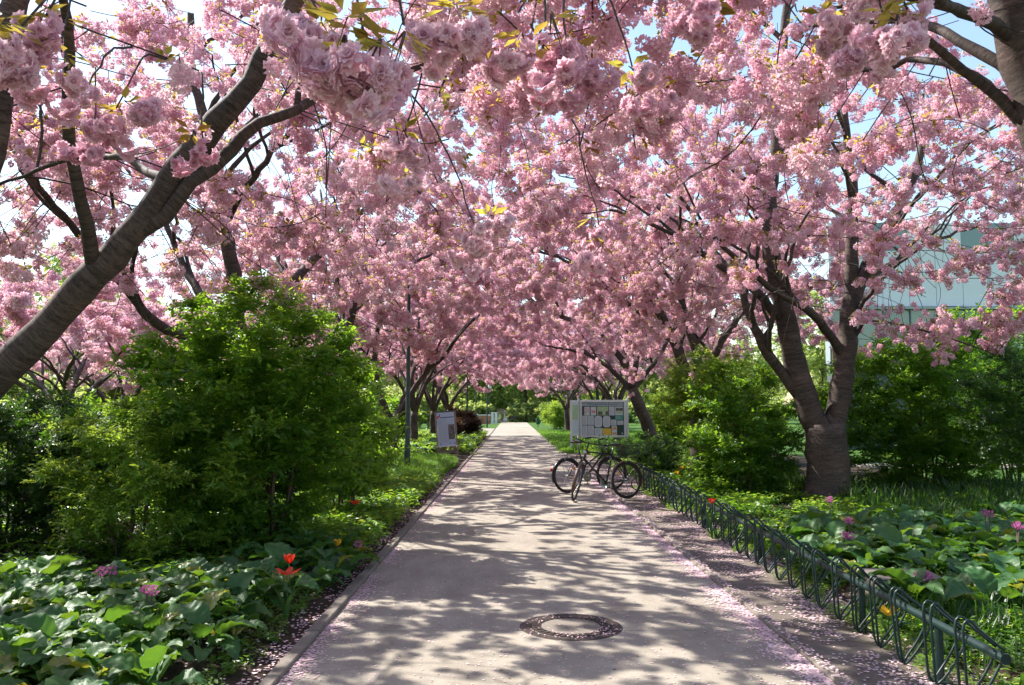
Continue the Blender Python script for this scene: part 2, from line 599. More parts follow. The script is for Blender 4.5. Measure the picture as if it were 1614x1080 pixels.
def make_spray(name, seed, kind):
    r = random.Random(seed)
    V, F, Mi = [], [], []
    if kind == 'near':
        npom, spread = 3, 0.065
    else:
        npom, spread = r.choice((2, 3, 3)), 0.075
    for i in range(npom):
        c = Vector((r.uniform(-1, 1), r.uniform(-1, 1), 0)) * spread + Vector((0, 0, -0.05 - r.uniform(0, 0.06)))
        n0 = len(F)
        if kind == 'near':
            ex_, ey_, ez_ = r.uniform(0.024, 0.042), r.uniform(0.024, 0.042), r.uniform(0.022, 0.048)
            for q in range(r.randint(8, 12)):
                d = rvec(r)
                if d.z > 0.5: d.z *= -1
                double_flower(c + Vector((d.x * ex_, d.y * ey_, d.z * ez_)) * r.uniform(0.8, 1.35), (d + rvec(r) * 0.45).normalized(), r.uniform(0.022, 0.031), r, V, F)
        elif kind == 'mid':
            pompom(c, 0.058, 62, r, V, F, 0.026, 0.03)
        else:
            pompom(c, 0.075, 26, r, V, F, 0.045, 0.05)
        Mi += [0] * (len(F) - n0)
        n0 = len(F)
        b = len(V)
        V += [Vector((0.003, 0, 0.01)), Vector((-0.003, 0, 0.01)), c]
        F += [(b, b + 1, b + 2)]
        Mi += [2]
    n0 = len(F)
    nl = {'near': 6, 'mid': r.choice((4, 6, 8)), 'far': r.choice((2, 3, 4))}[kind]
    for i in range(nl):
        a = r.uniform(0, 6.28)
        out = Vector((math.cos(a), math.sin(a), r.uniform(-0.35, 0.6))).normalized()
        l = r.uniform(0.05, 0.085)
        leaf_faces(Vector((0, 0, 0)) + out * 0.02, out, Vector((0, 0, 1)), l * 0.48, l, V, F)
    Mi += [1] * (len(F) - n0)
    me = mesh(name, V, F, [M['petal'], M['cleaf'], M['twig']], Mi)
    return bpy.data.objects.new(name, me)


def make_sprig(name, seed, mat, nleaf=10, length=0.16, ll=0.045, lw=0.5, flat=0.5):
    r = random.Random(seed)
    V, F, Mi = [], [], []
    b = MB()
    for i in range(nleaf):
        t = (i + 0.6) / nleaf
        c = Vector((0, 0, 0)).lerp(Vector((0, length, 0.03)), t)
        a = (1 if i % 2 else -1) * r.uniform(0.5, 1.2)
        out = Vector((math.sin(a), math.cos(a), r.uniform(-flat, flat))).normalized()
        l = ll * r.uniform(0.7, 1.25)
        up = Vector((r.uniform(-0.5, 0.5), r.uniform(-0.5, 0.5), 1)).normalized()
        leaf_faces(c, out, up, l * lw, l, V, F)
    Mi = [0] * len(F)
    k = len(V)
    V += [Vector((-0.002, 0, 0)), Vector((0.002, 0, 0)), Vector((0, length, 0.03))]
    F += [(k, k + 1, k + 2)]
    Mi += [1]
    return bpy.data.objects.new(name, mesh(name, V, F, [mat, M['stem']], Mi))


SPR = {k: [make_spray('blossom_spray', 100 + i + 10 * j, k) for i in range(4)] for j, k in enumerate(('near', 'mid', 'far'))}
SG = {
    'leaf': [make_sprig('leaf_sprig', 20 + i, M['leaf'], (12, 9, 7, 10)[i], 0.16, (0.038, 0.052, 0.068, 0.045)[i], (0.5, 0.42, 0.6, 0.7)[i]) for i in range(4)],
    'dark': [make_sprig('leaf_sprig', 30 + i, M['leaf_dark'], 11, 0.15, 0.04) for i in range(3)],
    'bright': [make_sprig('leaf_sprig', 40 + i, M['leaf_bright'], 10, 0.16, 0.045) for i in range(3)],
    'rust': [make_sprig('leaf_sprig', 50 + i, M['leaf_rust'], 10, 0.2, 0.06) for i in range(2)],
    'far': [make_sprig('leaf_sprig', 60 + i, M['leaf_far'], 11, 0.5, 0.2, 0.7, 0.9) for i in range(3)],
}


def scatter(name, pts, rots, scl, srcs, parent=None, label=None, cat=None, kind='stuff', group=None):
    """one object whose geometry nodes set a small shape on every point"""
    n = len(pts)
    me = bpy.data.meshes.new(name)
    me.vertices.add(n)
    me.vertices.foreach_set('co', np.asarray(pts, dtype=np.float32).ravel())
    a = me.attributes.new('rot', 'FLOAT_VECTOR', 'POINT')
    a.data.foreach_set('vector', np.asarray(rots, dtype=np.float32).ravel())
    a = me.attributes.new('scl', 'FLOAT', 'POINT')
    a.data.foreach_set('value', np.asarray(scl, dtype=np.float32).ravel())
    a = me.attributes.new('pick', 'INT', 'POINT')
    a.data.foreach_set('value', nrg.integers(0, len(srcs), n).astype(np.int32))
    for s in srcs[0].data.materials: me.materials.append(s)
    o = link(name, me, parent)
    tag(o, label, cat, group, kind)
    key = 'scatter_' + '_'.join(s.name for s in srcs)
    g = bpy.data.node_groups.get(key)
    if g is None:
        g = bpy.data.node_groups.new(key, 'GeometryNodeTree')
        g.interface.new_socket('Geometry', in_out='INPUT', socket_type='NodeSocketGeometry')
        g.interface.new_socket('Geometry', in_out='OUTPUT', socket_type='NodeSocketGeometry')
        gi = g.nodes.new('NodeGroupInput')
        go = g.nodes.new('NodeGroupOutput')
        ip = g.nodes.new('GeometryNodeInstanceOnPoints')
        ip.inputs['Pick Instance'].default_value = True
        jn = g.nodes.new('GeometryNodeJoinGeometry')
        for s in srcs:
            oi = g.nodes.new('GeometryNodeObjectInfo')
            oi.inputs['Object'].default_value = s
            oi.inputs['As Instance'].default_value = False
            gt = g.nodes.new('GeometryNodeGeometryToInstance')
            g.links.new(oi.outputs['Geometry'], gt.inputs[0])
            g.links.new(gt.outputs[0], jn.inputs[0])
        na = {}
        for nm, dt in (('rot', 'FLOAT_VECTOR'), ('scl', 'FLOAT'), ('pick', 'INT')):
            x = g.nodes.new('GeometryNodeInputNamedAttribute')
            x.data_type = dt
            x.inputs['Name'].default_value = nm
            na[nm] = [q for q in x.outputs if q.enabled and q.name == 'Attribute'][0]
        er = g.nodes.new('FunctionNodeEulerToRotation')
        g.links.new(na['rot'], er.inputs[0])
        g.links.new(gi.outputs[0], ip.inputs['Points'])
        g.links.new(jn.outputs[0], ip.inputs['Instance'])
        g.links.new(na['pick'], ip.inputs['Instance Index'])
        g.links.new(er.outputs[0], ip.inputs['Rotation'])
        g.links.new(na['scl'], ip.inputs['Scale'])
        g.links.new(ip.outputs[0], go.inputs[0])
    md = o.modifiers.new('scatter', 'NODES')
    md.node_group = g
    return o


# ------------------------------------------------------------------ growing wood
def catmull(pts, step):
    pts = [Vector(p) for p in pts]
    if len(pts) == 2: pts = [pts[0], pts[0].lerp(pts[1], 0.5), pts[1]]
    ex = [pts[0] * 2 - pts[1]] + pts + [pts[-1] * 2 - pts[-2]]
    out = []
    tt = []
    n = len(pts) - 1
    for i in range(n):
        p0, p1, p2, p3 = ex[i:i + 4]
        k = max(1, int((p2 - p1).length / step + 0.5))
        for j in range(k):
            t = j / k
            out.append(0.5 * ((2 * p1) + (p2 - p0) * t + (2 * p0 - 5 * p1 + 4 * p2 - p3) * t * t + (3 * p1 - p0 - 3 * p2 + p3) * t ** 3))
            tt.append((i + t) / n)
    out.append(pts[-1])
    tt.append(1.0)
    return out, tt


def grow(seeds, att, D=0.17, kill=0.34, infl=2.2, maxit=70, seed=0, tip=0.0035, expo=2.3, wob=0.02):
    g = np.random.default_rng(seed)
    pos, par, sid, rad = [], [], [], []
    for si, (pl, r0, r1) in enumerate(seeds):
        pts, tt = catmull(pl, D)
        if si == 0:
            last = -1
        else:
            A = np.array([tuple(p) for p in pos])
            d = ((A - np.array(tuple(pts[0]))) ** 2).sum(1)
            last = int(d.argmin())
        for i, (p, t) in enumerate(zip(pts, tt)):
            q = p + Vector(g.normal(0, wob, 3)) * (0.6 if 0 < i else 0)
            pos.append(q)
            par.append(last)
            sid.append(si)
            rad.append(r0 + (r1 - r0) * t)
            last = len(pos) - 1
    ns = len(pos)
    pos = [np.array(tuple(p)) for p in pos]
    Pn = np.zeros((20000, 3))
    Pn[:ns] = np.array(pos)
    par = list(par)
    nch = [0] * 20000
    n = ns
    att = np.asarray(att, dtype=float)
    # only the upper parts of the given limbs may sprout
    ok0 = np.array([1.0 if rad[i] < (0.6 if seeds[0][1] > 0.05 else 0.86) * seeds[0][1] else 0.0 for i in range(ns)])
    d2 = np.full(len(att), 1e9)
    idx = np.zeros(len(att), dtype=int)
    for i in range(ns):
        if not ok0[i]: continue
        q = ((att - Pn[i]) ** 2).sum(1)
        m = q < d2
        d2[m] = q[m]
        idx[m] = i
    alive = d2 > kill ** 2
    for it in range(maxit):
        m = alive & (d2 < infl ** 2)
        if not m.any(): break
        ii = idx[m]
        dv = att[m] - Pn[ii]
        dv /= np.linalg.norm(dv, axis=1)[:, None] + 1e-9
        u, inv = np.unique(ii, return_inverse=True)
        S = np.zeros((len(u), 3))
        np.add.at(S, inv, dv)
        S += g.normal(0, 0.25, S.shape)
        S /= np.linalg.norm(S, axis=1)[:, None] + 1e-9
        new = []
        for k, node in enumerate(u):
            if nch[node] >= 3: continue
            pr = par[node]
            dr = S[k]
            if pr >= 0 and node >= ns:
                pd = Pn[node] - Pn[pr]
                pd /= np.linalg.norm(pd) + 1e-9
                dr = dr + 0.55 * pd
                dr /= np.linalg.norm(dr)
            nch[node] += 1
            Pn[n] = Pn[node] + dr * D
            par.append(int(node))
            sid.append(-1)
            rad.append(tip)
            new.append(n)
            n += 1
            if n >= 19990: break
        if not new or n >= 19990: break
        for i in new:
            q = ((att - Pn[i]) ** 2).sum(1)
            mm = q < d2
            d2[mm] = q[mm]
            idx[mm] = i
        alive &= d2 > kill ** 2
        # attractors stuck on saturated nodes
        sat = np.array([nch[i] >= 3 for i in idx])
        alive &= ~sat
    # pipe model
    acc = np.zeros(n)
    rr = np.array(rad, dtype=float)
    for i in range(n - 1, ns - 1, -1):
        r = max(acc[i] ** (1 / expo), tip) if acc[i] > 0 else tip
        rr[i] = r
        if par[i] >= ns: acc[par[i]] += r ** expo
    for i in range(ns, n):
        p = par[i]
        rr[i] = min(rr[i], rr[p] * (0.75 if p < ns else 1.0))
    # soften the zigzag
    Q = Pn[:n].copy()
    mc = np.full(n, -1)
    for i in range(ns, n):
        p = par[i]
        if mc[p] < 0 or rr[i] > rr[mc[p]]: mc[p] = i
    for _ in range(2):
        T = Q.copy()
        for i in range(ns, n):
            c = mc[i]
            if c >= 0: T[i] = 0.5 * Q[i] + 0.25 * (Q[par[i]] + Q[c])
        Q = T
    return dict(P=Q, par=par, sid=sid, r=rr, n=n, ns=ns, mc=mc, nseeds=len(seeds))


def wood_objects(sk, root, mats, names, twig_name='twigs', flare=True, tmin=0.0):
    P_, par, sid, rr, n, ns = sk['P'], sk['par'], sk['sid'], sk['r'], sk['n'], sk['ns']
    base = Vector(root.location)
    for si in range(sk['nseeds']):
        ids = [i for i in range(ns) if sid[i] == si]
        pts = [Vector(P_[i]) - base for i in ids]
        rad = [float(rr[i]) for i in ids]
        if si > 0 and par[ids[0]] >= 0:
            q = Vector(P_[par[ids[0]]]) - base
            if (q - pts[0]).length > 0.02:
                pts = [q] + pts
                rad = [rad[0] * 1.08] + rad
        mb = MB()
        K = 16 if max(rad) > 0.1 else 10
        if si == 0 and flare:
            rad = [r * (1 + 0.45 * math.exp(-max(0, p.z) / 0.16)) for r, p in zip(rad, pts)]
        rr_ = random.Random(si)
        rad = [r * rr_.uniform(0.94, 1.07) for r in rad]
        mb.tube(pts, rad, K)
        mb.build(names[min(si, 1)], mats[0], root, smooth=True, bark=True)
    mc = sk['mc']
    mb = MB()
    for i in range(ns, n):
        p = par[i]
        if p >= ns and mc[p] == i: continue
        ch = [p, i]
        c = mc[i]
        while c >= 0:
            ch.append(c)
            c = mc[c]
        r0 = float(rr[i])
        if r0 < tmin: continue
        pts = [Vector(P_[k]) - base for k in ch]
        rad = [r0] + [float(rr[k]) for k in ch[1:]]
        K = 8 if r0 > 0.03 else (5 if r0 > 0.01 else 3)
        mb.tube(pts, rad, K, cap=False)
    if mb.V:
        o = mb.build(twig_name, mats[0], root, smooth=True, bark=True)
        o['kind'] = 'stuff'
    return sk


def limb_clear(sk, p, dist=0.42, rmin=0.04, keepfrac=0.06, seed=0):
    ids = [i for i in range(sk['ns']) if sk['r'][i] > rmin]
    Q = sk['P'][ids]
    g = np.random.default_rng(seed)
    d = np.full(len(p), 1e9)
    under = np.zeros(len(p), dtype=bool)
    for q in Q:
        v = p - q
        d = np.minimum(d, (v ** 2).sum(1))
        if dist > 0.3: under |= ((v[:, 0] ** 2 + v[:, 1] ** 2) < 0.34 ** 2) & (v[:, 2] < 0) & (v[:, 2] > -1.1)
    return ((d > dist ** 2) & ~under) | (g.random(len(p)) < keepfrac)


def crown_points(sk, root, count, seed, rmax=0.014, jit=0.13, drop=0.03, keep=None, tilt=0.6, frac=1.0, clear=0.5):
    g = np.random.default_rng(seed)
    ids = [i for i in range(sk['ns'], sk['n']) if sk['r'][i] < rmax]
    if not ids: return np.zeros((0, 3)), np.zeros((0, 3)), np.zeros(0)
    sub = g.choice(ids, max(10, int(len(ids) * frac)), replace=False)
    pick = g.choice(sub, count)
    a = sk['P'][pick]
    b = sk['P'][[sk['par'][i] for i in pick]]
    t = g.random((count, 1))
    p = a * t + b * (1 - t) + g.normal(0, jit, (count, 3)) * np.array([1, 1, 0.8])
    p[:, 2] -= drop
    p = p[limb_clear(sk, p, clear if rmax < 0.03 else 0.2, 0.02 if rmax < 0.03 else 0.15)]
    if keep is not None:
        m = np.array([keep(*q) for q in p])
        p = p[m]
    rot = np.stack([g.normal(0, tilt, len(p)), g.normal(0, tilt, len(p)), g.uniform(0, 6.283, len(p))], 1)
    return p - np.array(tuple(root.location)), rot, g.uniform(0.75, 1.25, len(p))


def ell_points(c, r, n, seed, shell=0.0, keep=None, clump=0.0):
    g = np.random.default_rng(seed)
    out = []
    while len(out) < n:
        v = g.uniform(-1, 1, 3)
        q = (v ** 2).sum()
        if q > 1 or q < shell: continue
        p = np.array(c) + v * np.array(r)
        if clump and mnoise.noise(Vector(p) * 0.8 + Vector((seed, 0, 0))) < -clump * (0.3 + q): continue
        if keep is not None and not keep(p): continue
        out.append(p)
    return np.array(out)


# ------------------------------------------------------------------ setting: ground, path, kerbs
XL, XR = -1.375, 1.89            # the path between its kerbs


def hills(x, y):
    return 0.035 * mnoise.noise(Vector((x * 1.3, y * 1.3, 0))) + 0.02 * mnoise.noise(Vector((x * 5, y * 5, 3)))


def bed_z(x, y, side):
    d = (XL - 0.085 - x) if side < 0 else (x - 2.75)
    d = max(0.0, min(1.0, d / 0.5))
    return 0.0 + d * 0.06 + hills(x, y) * (0.25 + 0.75 * d)


def sheet(name, x0, x1, y0, y1, step, mat, zf, parent=None):
    nx = max(1, int((x1 - x0) / step))
    ny = max(1, int((y1 - y0) / step))
    V, F = [], []
    for j in range(ny + 1):
        for i in range(nx + 1):
            x = x0 + (x1 - x0) * i / nx
            y = y0 + (y1 - y0) * j / ny
            V.append((x, y, zf(x, y)))
    for j in range(ny):
        for i in range(nx):
            a = j * (nx + 1) + i
            F.append((a, a + 1, a + nx + 2, a + nx + 1))
    o = link(name, mesh(name, V, F, mat, smooth=True), parent)
    o['kind'] = 'structure'
    return o


sheet('ground', -260, 260, -20, 700, 20, M['lawn'], lambda x, y: -0.045)
sheet('soil', -9, XL - 0.085, -2, 50, 0.22, M['soil'], lambda x, y: bed_z(x, y, -1))
sheet('trodden_strip', XR + 0.08, 2.85, -2, 31, 0.15, M['dirt'], lambda x, y: -0.006 + 0.5 * hills(x, y) * min(1, (x - XR - 0.08) / 0.3))
sheet('soil', 2.7, 9.5, -2, 31, 0.22, M['soil'], lambda x, y: bed_z(x, y, 1) - (0.03 if x < 2.75 else 0))
sheet('verge', XR + 0.08, 24, 31, 130, 1.0, M['lawn'], lambda x, y: -0.01 + hills(x, y) * 0.4 * min(1, (x - 1.97) / 0.5))
sheet('verge', -40, -9, -2, 130, 2.0, M['lawn'], lambda x, y: -0.02 + hills(x, y) * 0.3)
sheet('verge', 9.5, 40, -2, 31, 2.0, M['lawn'], lambda x, y: -0.02 + hills(x, y) * 0.3)

path = MB().box(((XL + XR) / 2, 52, -0.032), (XR - XL + 0.02, 112, 0.02)).build('path', M['soil'])
path['kind'] = 'structure'
slab_me = None
ys = [6.1 - 3.3 * 3 + 3.3 * k for k in range(0, 34)]
for k, y in enumerate(ys):
    if slab_me is None:
        mb = MB().box((0, 1.65, -0.011), (XR - XL, 3.3 - 0.011, 0.022), bev=0.003)
        slab_me = mb.mesh('slab', M['concrete'])
    s = link('slab', slab_me, path, ((XL + XR) / 2, y, nrg.uniform(-0.0008, 0.0008)))

sq = MB().box((-3.4, 61, -0.012), (3.9, 20, 0.02)).build('side_path', M['concrete'])
sq['kind'] = 'structure'
sq2 = MB().box((11.5, 23.4, 0.0), (12, 2.0, 0.05)).build('side_path', M['concrete'])
sq2['kind'] = 'structure'

# kerbs: stones with open joints, separate pieces
kr = empty('kerb', (XL - 0.043, 0, 0))
kr['kind'] = 'structure'
kst = []
for v in range(3):
    r = random.Random(v)
    mb = MB().box((0, 0, -0.03), (0.085, 0.985, 0.13 + 0.0), bev=0.006)
    me = mb.mesh('kerb_stone', M['kerb'])
    kst.append(me)
for k in range(60):
    y = 0.5 + k * 1.0
    if y > 60: break
    s = link('kerb_stone', kst[k % 3], kr, (rng.uniform(-0.004, 0.004), y, rng.uniform(-0.006, 0.006)))
    s.rotation_euler = (rng.uniform(-0.004, 0.004), rng.uniform(-0.03, 0.03), rng.uniform(-0.004, 0.004))
kr2 = empty('kerb', (XR + 0.043, 0, 0))
kr2['kind'] = 'structure'
kst = []
for v in range(4):
    r = random.Random(40 + v)
    mb = MB()
    prof = []
    n = 9
    L = 0.985
    V, F = [], []
    for j in range(n):
        yy = -L / 2 + L * j / (n - 1)
        h = 0.024 + r.uniform(-0.010, 0.006)
        wv = 0.043 + r.uniform(-0.006, 0.002)
        V += [(-wv, yy, -0.08), (-wv, yy, h - 0.008), (-wv + 0.012, yy, h), (wv - 0.012, yy, h - r.uniform(0, 0.006)), (wv, yy, h - 0.014), (wv, yy, -0.08)]
    for j in range(n - 1):
        for q in range(5):
            F.append((j * 6 + q, j * 6 + q + 1, j * 6 + q + 7, j * 6 + q + 6)[::-1])
    F.append(tuple(range(6)))
    F.append(tuple(range((n - 1) * 6, n * 6))[::-1])
    kst.append(mesh('kerb_stone', V, F, M['kerb']))
for k in range(47):
    s = link('kerb_stone', kst[rng.randrange(4)], kr2, (rng.uniform(-0.006, 0.006), 0.5 + k * 1.0, rng.uniform(-0.004, 0.006)))
    s.rotation_euler = (rng.uniform(-0.006, 0.006), rng.uniform(-0.04, 0.04), rng.uniform(-0.008, 0.008))

# ------------------------------------------------------------------ cherry trees
def in_view_clear(x, y, z):
    """blossom keeps off the walking space and out of the photographer's face"""
    if (x * x + y * y + (z - 1.6) ** 2) < 2.3 ** 2: return False
    cx = (x - 0.25) / 3.4
    if abs(cx) < 1:
        if y < 7: top = 3.0
        elif y < 11: top = 3.0 + (y - 7) * 0.27
        elif y < 30: top = 4.08
        elif y < 44: top = 4.08 - (y - 30) * 0.105
        else: top = 2.61
        zl = top + 0.35 * mnoise.noise(Vector((x * 0.9, y * 0.5, 7))) - (top - 2.45) * abs(cx) ** 1.8
    else:
        zl = 2.3 + 0.3 * mnoise.noise(Vector((x * 0.9, y * 0.5, 7)))
    return z > zl


def subbranches(S, seed, nper=3):
    r = random.Random(seed * 7 + 1)
    out = []
    for si in range(1, len(S)):
        pl, r0, r1 = S[si]
        if r0 < 0.045: continue
        pts, tt = catmull(pl, 0.2)
        for k in range(nper):
            t = 0.25 + 0.68 * (k + r.random()) / nper
            i = min(len(pts) - 2, max(1, int(t * (len(pts) - 1))))
            p = pts[i]
            if p.z < 2.3: continue
            tg = (pts[i + 1] - pts[i - 1]).normalized()
            lat = tg.cross(rvec(r)).normalized()
            lat.z = abs(lat.z) * 0.35 + 0.05
            d = (tg * 0.55 + lat * 0.9 + Vector((-0.25 if p.x > 0 else 0.25, 0, 0))).normalized()
            L = r.uniform(1.4, 2.8)
            rl = r0 + (r1 - r0) * t
            ra = min(0.6 * rl, 0.045)
            q = [p, p + d * L * 0.33 + Vector((r.uniform(-.1, .1), r.uniform(-.1, .1), 0.12 * L)), p + d * L * 0.68 + Vector((r.uniform(-.2, .2), r.uniform(-.2, .2), 0.17 * L)), p + d * L + Vector((r.uniform(-.2, .2), r.uniform(-.2, .2), 0.10 * L))]
            if q[-1].z < 2.75: continue
            if min(v.length for v in (a - Vector((0, 0, 1.6)) for a in q)) < 2.6: continue
            out.append((q, ra, 0.009))
    return out


def cherry(base, seeds, label, seed, cc, cr, natt, nspray, kind, D=0.17, kill=0.34, tip=0.005, scl=1.0, lowcut=None, extra=None, jit=0.085, hero=None, nper=5, hol=3.6, scut=None):
    root = empty('cherry_tree', base, 0, label, 'tree', 'flowering cherry trees lining the path')
    seeds = seeds + subbranches(seeds, seed, nper)
    keep = (lambda p: in_view_clear(*p)) if lowcut is None else (lambda p: in_view_clear(*p) and p[2] > lowcut(p))
    ax, ay = base[0], base[1]

    def k2(p):
        if not keep(p): return False
        h = math.hypot(p[0] - ax, p[1] - ay)
        if p[2] < 3.1 and h < 1.3: return False
        return True
    att = ell_points(cc, cr, natt, seed, 0.10, k2, clump=0.42)
    if extra is not None: att = np.concatenate([att, extra])
    sk = grow(seeds, att, D, kill, 2.6, 75, seed, tip)
    wood_objects(sk, root, [M['bark']], ['trunk', 'limb'], 'twigs')
    p, rot, sc = crown_points(sk, root, int(nspray * 1.45), seed + 1, 0.016, jit, 0.05,
                              lambda x, y, z: in_view_clear(x, y, z) and (scut is None or z > scut(x, y)) and ((seed == 7 and x > ax + 0.6 and z < 3.6) or
                                                           z > 2.2 + max(0.0, (hol - math.hypot(x - ax, y - ay)) * 1.0) + 0.5 * mnoise.noise(Vector((x, y, z + seed))) or
                                                           mnoise.noise(Vector((x * 1.7, y * 1.7, z * 1.7 + seed))) > 0.42), frac=0.6, clear=0.62 if kind == 'near' else 0.42)
    if kind == 'near':
        dist = np.linalg.norm(p + np.array(tuple(root.location)) - np.array([0, 0, 1.6]), axis=1)
        m = dist < 3.6
        if m.any():
            # the few clusters closest to the path end get fully modelled flowers
            scatter('near_blossom', p[m], rot[m] * np.array([0.6, 0.6, 1]), sc[m] * 0.95, SPR['near'], root)
        p, rot, sc = p[~m], rot[~m], sc[~m]
        kind = 'mid'
    scatter('crown', p, rot, sc * scl * 0.82, SPR[kind], root)
    if hero:
        g = np.random.default_rng(seed + 9)
        hp, hr, hs = [], [], []
        b0 = Vector(root.location)
        mb = MB()
        for (a_, b_, Y_, k_) in hero:
            c_ = P(a_, b_, Y_)
            for q in range(k_):
                hp.append(tuple(c_ + Vector(g.normal(0, 0.035, 3)) - b0))
                hr.append((g.normal(0, 0.3), g.normal(0, 0.3), g.uniform(0, 6.28)))
                hs.append(g.uniform(0.95, 1.2))
            i0 = int((((sk['P'] - np.array(tuple(c_ + Vector((0, 0.3, 0.5))))) ** 2).sum(1)).argmin())
            q0 = Vector(sk['P'][i0])
            md = q0.lerp(c_, 0.55) + Vector((0, 0, 0.12))
            pl, _ = catmull([tuple(q0 - b0), tuple(md - b0), tuple(c_ + Vector((0, 0, 0.0)) - b0)], 0.08)
            pl = [v_ + Vector(g.normal(0, 0.006, 3)) for v_ in pl]
            MB().tube(pl, [0.006 - 0.003 * i / len(pl) for i in range(len(pl))], 6).build('twig', M['bark'], root, smooth=True, bark=True)
        scatter('near_blossom', hp, hr, hs, SPR['near'], root)
    return root, sk


def rand_seeds(base, seed, lean=0.0, h0=1.5, nl=5, r0=0.2, reach=3.0, spread0=None):
    r = random.Random(seed)
    x, y = base[0], base[1]
    top = Vector((x + lean * h0, y + r.uniform(-0.1, 0.1), h0))
    S = [([(x, y, -0.1), (x + lean * 0.4, y, h0 * 0.45), top], r0, r0 * 0.85)]
    a0 = r.uniform(0, 6.28)
    for i in range(nl):
        a = a0 + i * 2 * math.pi / nl + r.uniform(-0.3, 0.3)
        d = Vector((math.cos(a), math.sin(a), 0))
        L = reach * r.uniform(0.75, 1.1)
        up = r.uniform(0.8, 1.5)
        S.append(([top - Vector((0, 0, r.uniform(0, 0.15))), top + d * L * 0.22 + Vector((0, 0, 0.9 * up)),
                   top + d * L * 0.55 + Vector((r.uniform(-.2, .2), r.uniform(-.2, .2), 1.75 * up)),
                   top + d * L * 1.0 + Vector((0, 0, 2.3 * up))], r0 * r.uniform(0.5, 0.62), r0 * 0.13))
    return S


def poly(spec, dy=None):
    return [tuple(P(a, b, c)) for a, b, c in spec]


# first left tree: its leaning limbs cross the upper left of the view
b = (-4.25, 5.3, 0)
S = [([(-4.25, 5.3, -0.1), (-4.15, 5.25, 0.6), (-3.75, 5.1, 1.15)], 0.19, 0.165),
     ([(-3.75, 5.1, 1.15)] + poly([(0, 590, 5.0), (95, 492, 4.95), (150, 432, 4.9), (205, 372, 4.88), (262, 290, 4.85), (310, 228, 4.8), (372, 160, 4.75), (412, 95, 4.7), (448, 25, 4.65), (500, -70, 4.6), (560, -200, 4.5)]), 0.105, 0.045),
     (poly([(222, 362, 4.88), (262, 338, 4.86), (300, 290, 4.84), (360, 232, 4.9), (410, 196, 5.0), (468, 172, 5.1), (520, 140, 5.4), (590, 118, 5.7), (690, 96, 6.1), (760, 60, 6.5)]), 0.052, 0.016),
     ([(-4.15, 5.25, 0.6), (-3.7, 4.6, 1.9)] + poly([(-50, 330, 4.3), (-12, 200, 4.25), (6, 90, 4.2), (50, -60, 4.2), (160, -260, 4.2)]), 0.1, 0.05),
     ([(-4.1, 5.25, 0.8), (-4.9, 5.9, 2.2), (-5.6, 6.6, 3.6), (-6.0, 7.2, 4.6)], 0.09, 0.025),
     (poly([(262, 290, 4.85), (220, 262, 5.2), (150, 240, 5.6), (60, 268, 6.0), (-40, 300, 6.2)]), 0.03, 0.01)]
cherry(b, S, 'cherry tree at the left edge whose two thick bare limbs slant up across the sky', 1, (-2.9, 4.6, 4.8), (4.1, 4.0, 2.5), 1300, 1850, 'near', nper=1, hero=[(575, 52, 1.75, 4), (640, 40, 1.9, 1), (30, 42, 2.2, 3), (95, 80, 2.6, 2), (70, 25, 2.3, 2), (628, 228, 3.4, 2), (318, 228, 3.6, 1), (190, 170, 3.3, 2), (120, 185, 3.3, 2), (755, 362, 3.7, 3), (700, 15, 2.2, 2), (505, 20, 2.2, 2)])

# second left tree: upright limb above the big shrub
b = (-4.35, 12.3, 0)
S = [([(-4.35, 12.3, -0.1), (-4.3, 12.3, 0.9), tuple(P(378, 560, 12.3))], 0.2, 0.165),
     (poly([(378, 560, 12.3), (372, 500, 12.3), (368, 430, 12.25), (352, 350, 12.2), (345, 290, 12.1), (330, 210, 12.0), (305, 130, 11.8), (300, 20, 11.6)]), 0.14, 0.05),
     (poly([(376, 565, 12.3), (250, 512, 11.8), (205, 462, 11.4), (124, 370, 10.8), (62, 296, 10.2), (20, 240, 9.8)]), 0.085, 0.03),
     (poly([(378, 560, 12.3), (440, 470, 12.9), (500, 405, 13.6), (575, 330, 14.4), (640, 262, 15.2)]), 0.1, 0.028),
     (poly([(352, 350, 12.2), (400, 280, 11.6), (460, 200, 11.0), (520, 110, 10.4)]), 0.06, 0.02),
     (poly([(376, 540, 12.3), (300, 440, 13.0), (250, 330, 13.6), (180, 240, 14.2)]), 0.08, 0.025)]
cherry(b, S, 'cherry tree rising straight up behind the tall green shrub', 2, (-3.4, 11.6, 4.8), (4.5, 4.2, 2.6), 1900, 3700, 'mid', kill=0.3)

b = (-4.1, 20.0, 0)
S = [([(-4.1, 20.0, -0.1), (-4.05, 20, 0.8), tuple(P(546, 610, 20))], 0.21, 0.17),
     (poly([(546, 610, 20), (548, 530, 20), (565, 450, 19.8), (588, 385, 19.5), (618, 328, 19.2), (640, 272, 18.8), (658, 205, 18.4), (674, 140, 18)]), 0.115, 0.04),
     (poly([(546, 610, 20), (500, 520, 20.5), (455, 430, 21), (420, 340, 21.4)]), 0.1, 0.03),
     (poly([(560, 470, 19.9), (640, 420, 20.4), (720, 385, 21), (800, 372, 21.4)]), 0.06, 0.018),
     (poly([(546, 600, 20), (540, 500, 21), (520, 400, 22), (505, 300, 23)]), 0.09, 0.03)]
cherry(b, S, 'brown trunked cherry tree left of the nearest lamp post, half hidden by the shrub', 3, (-3.2, 19.6, 4.8), (4.5, 4.3, 2.7), 1500, 4000, 'mid', 0.18, 0.34, 0.0065, 1.1)

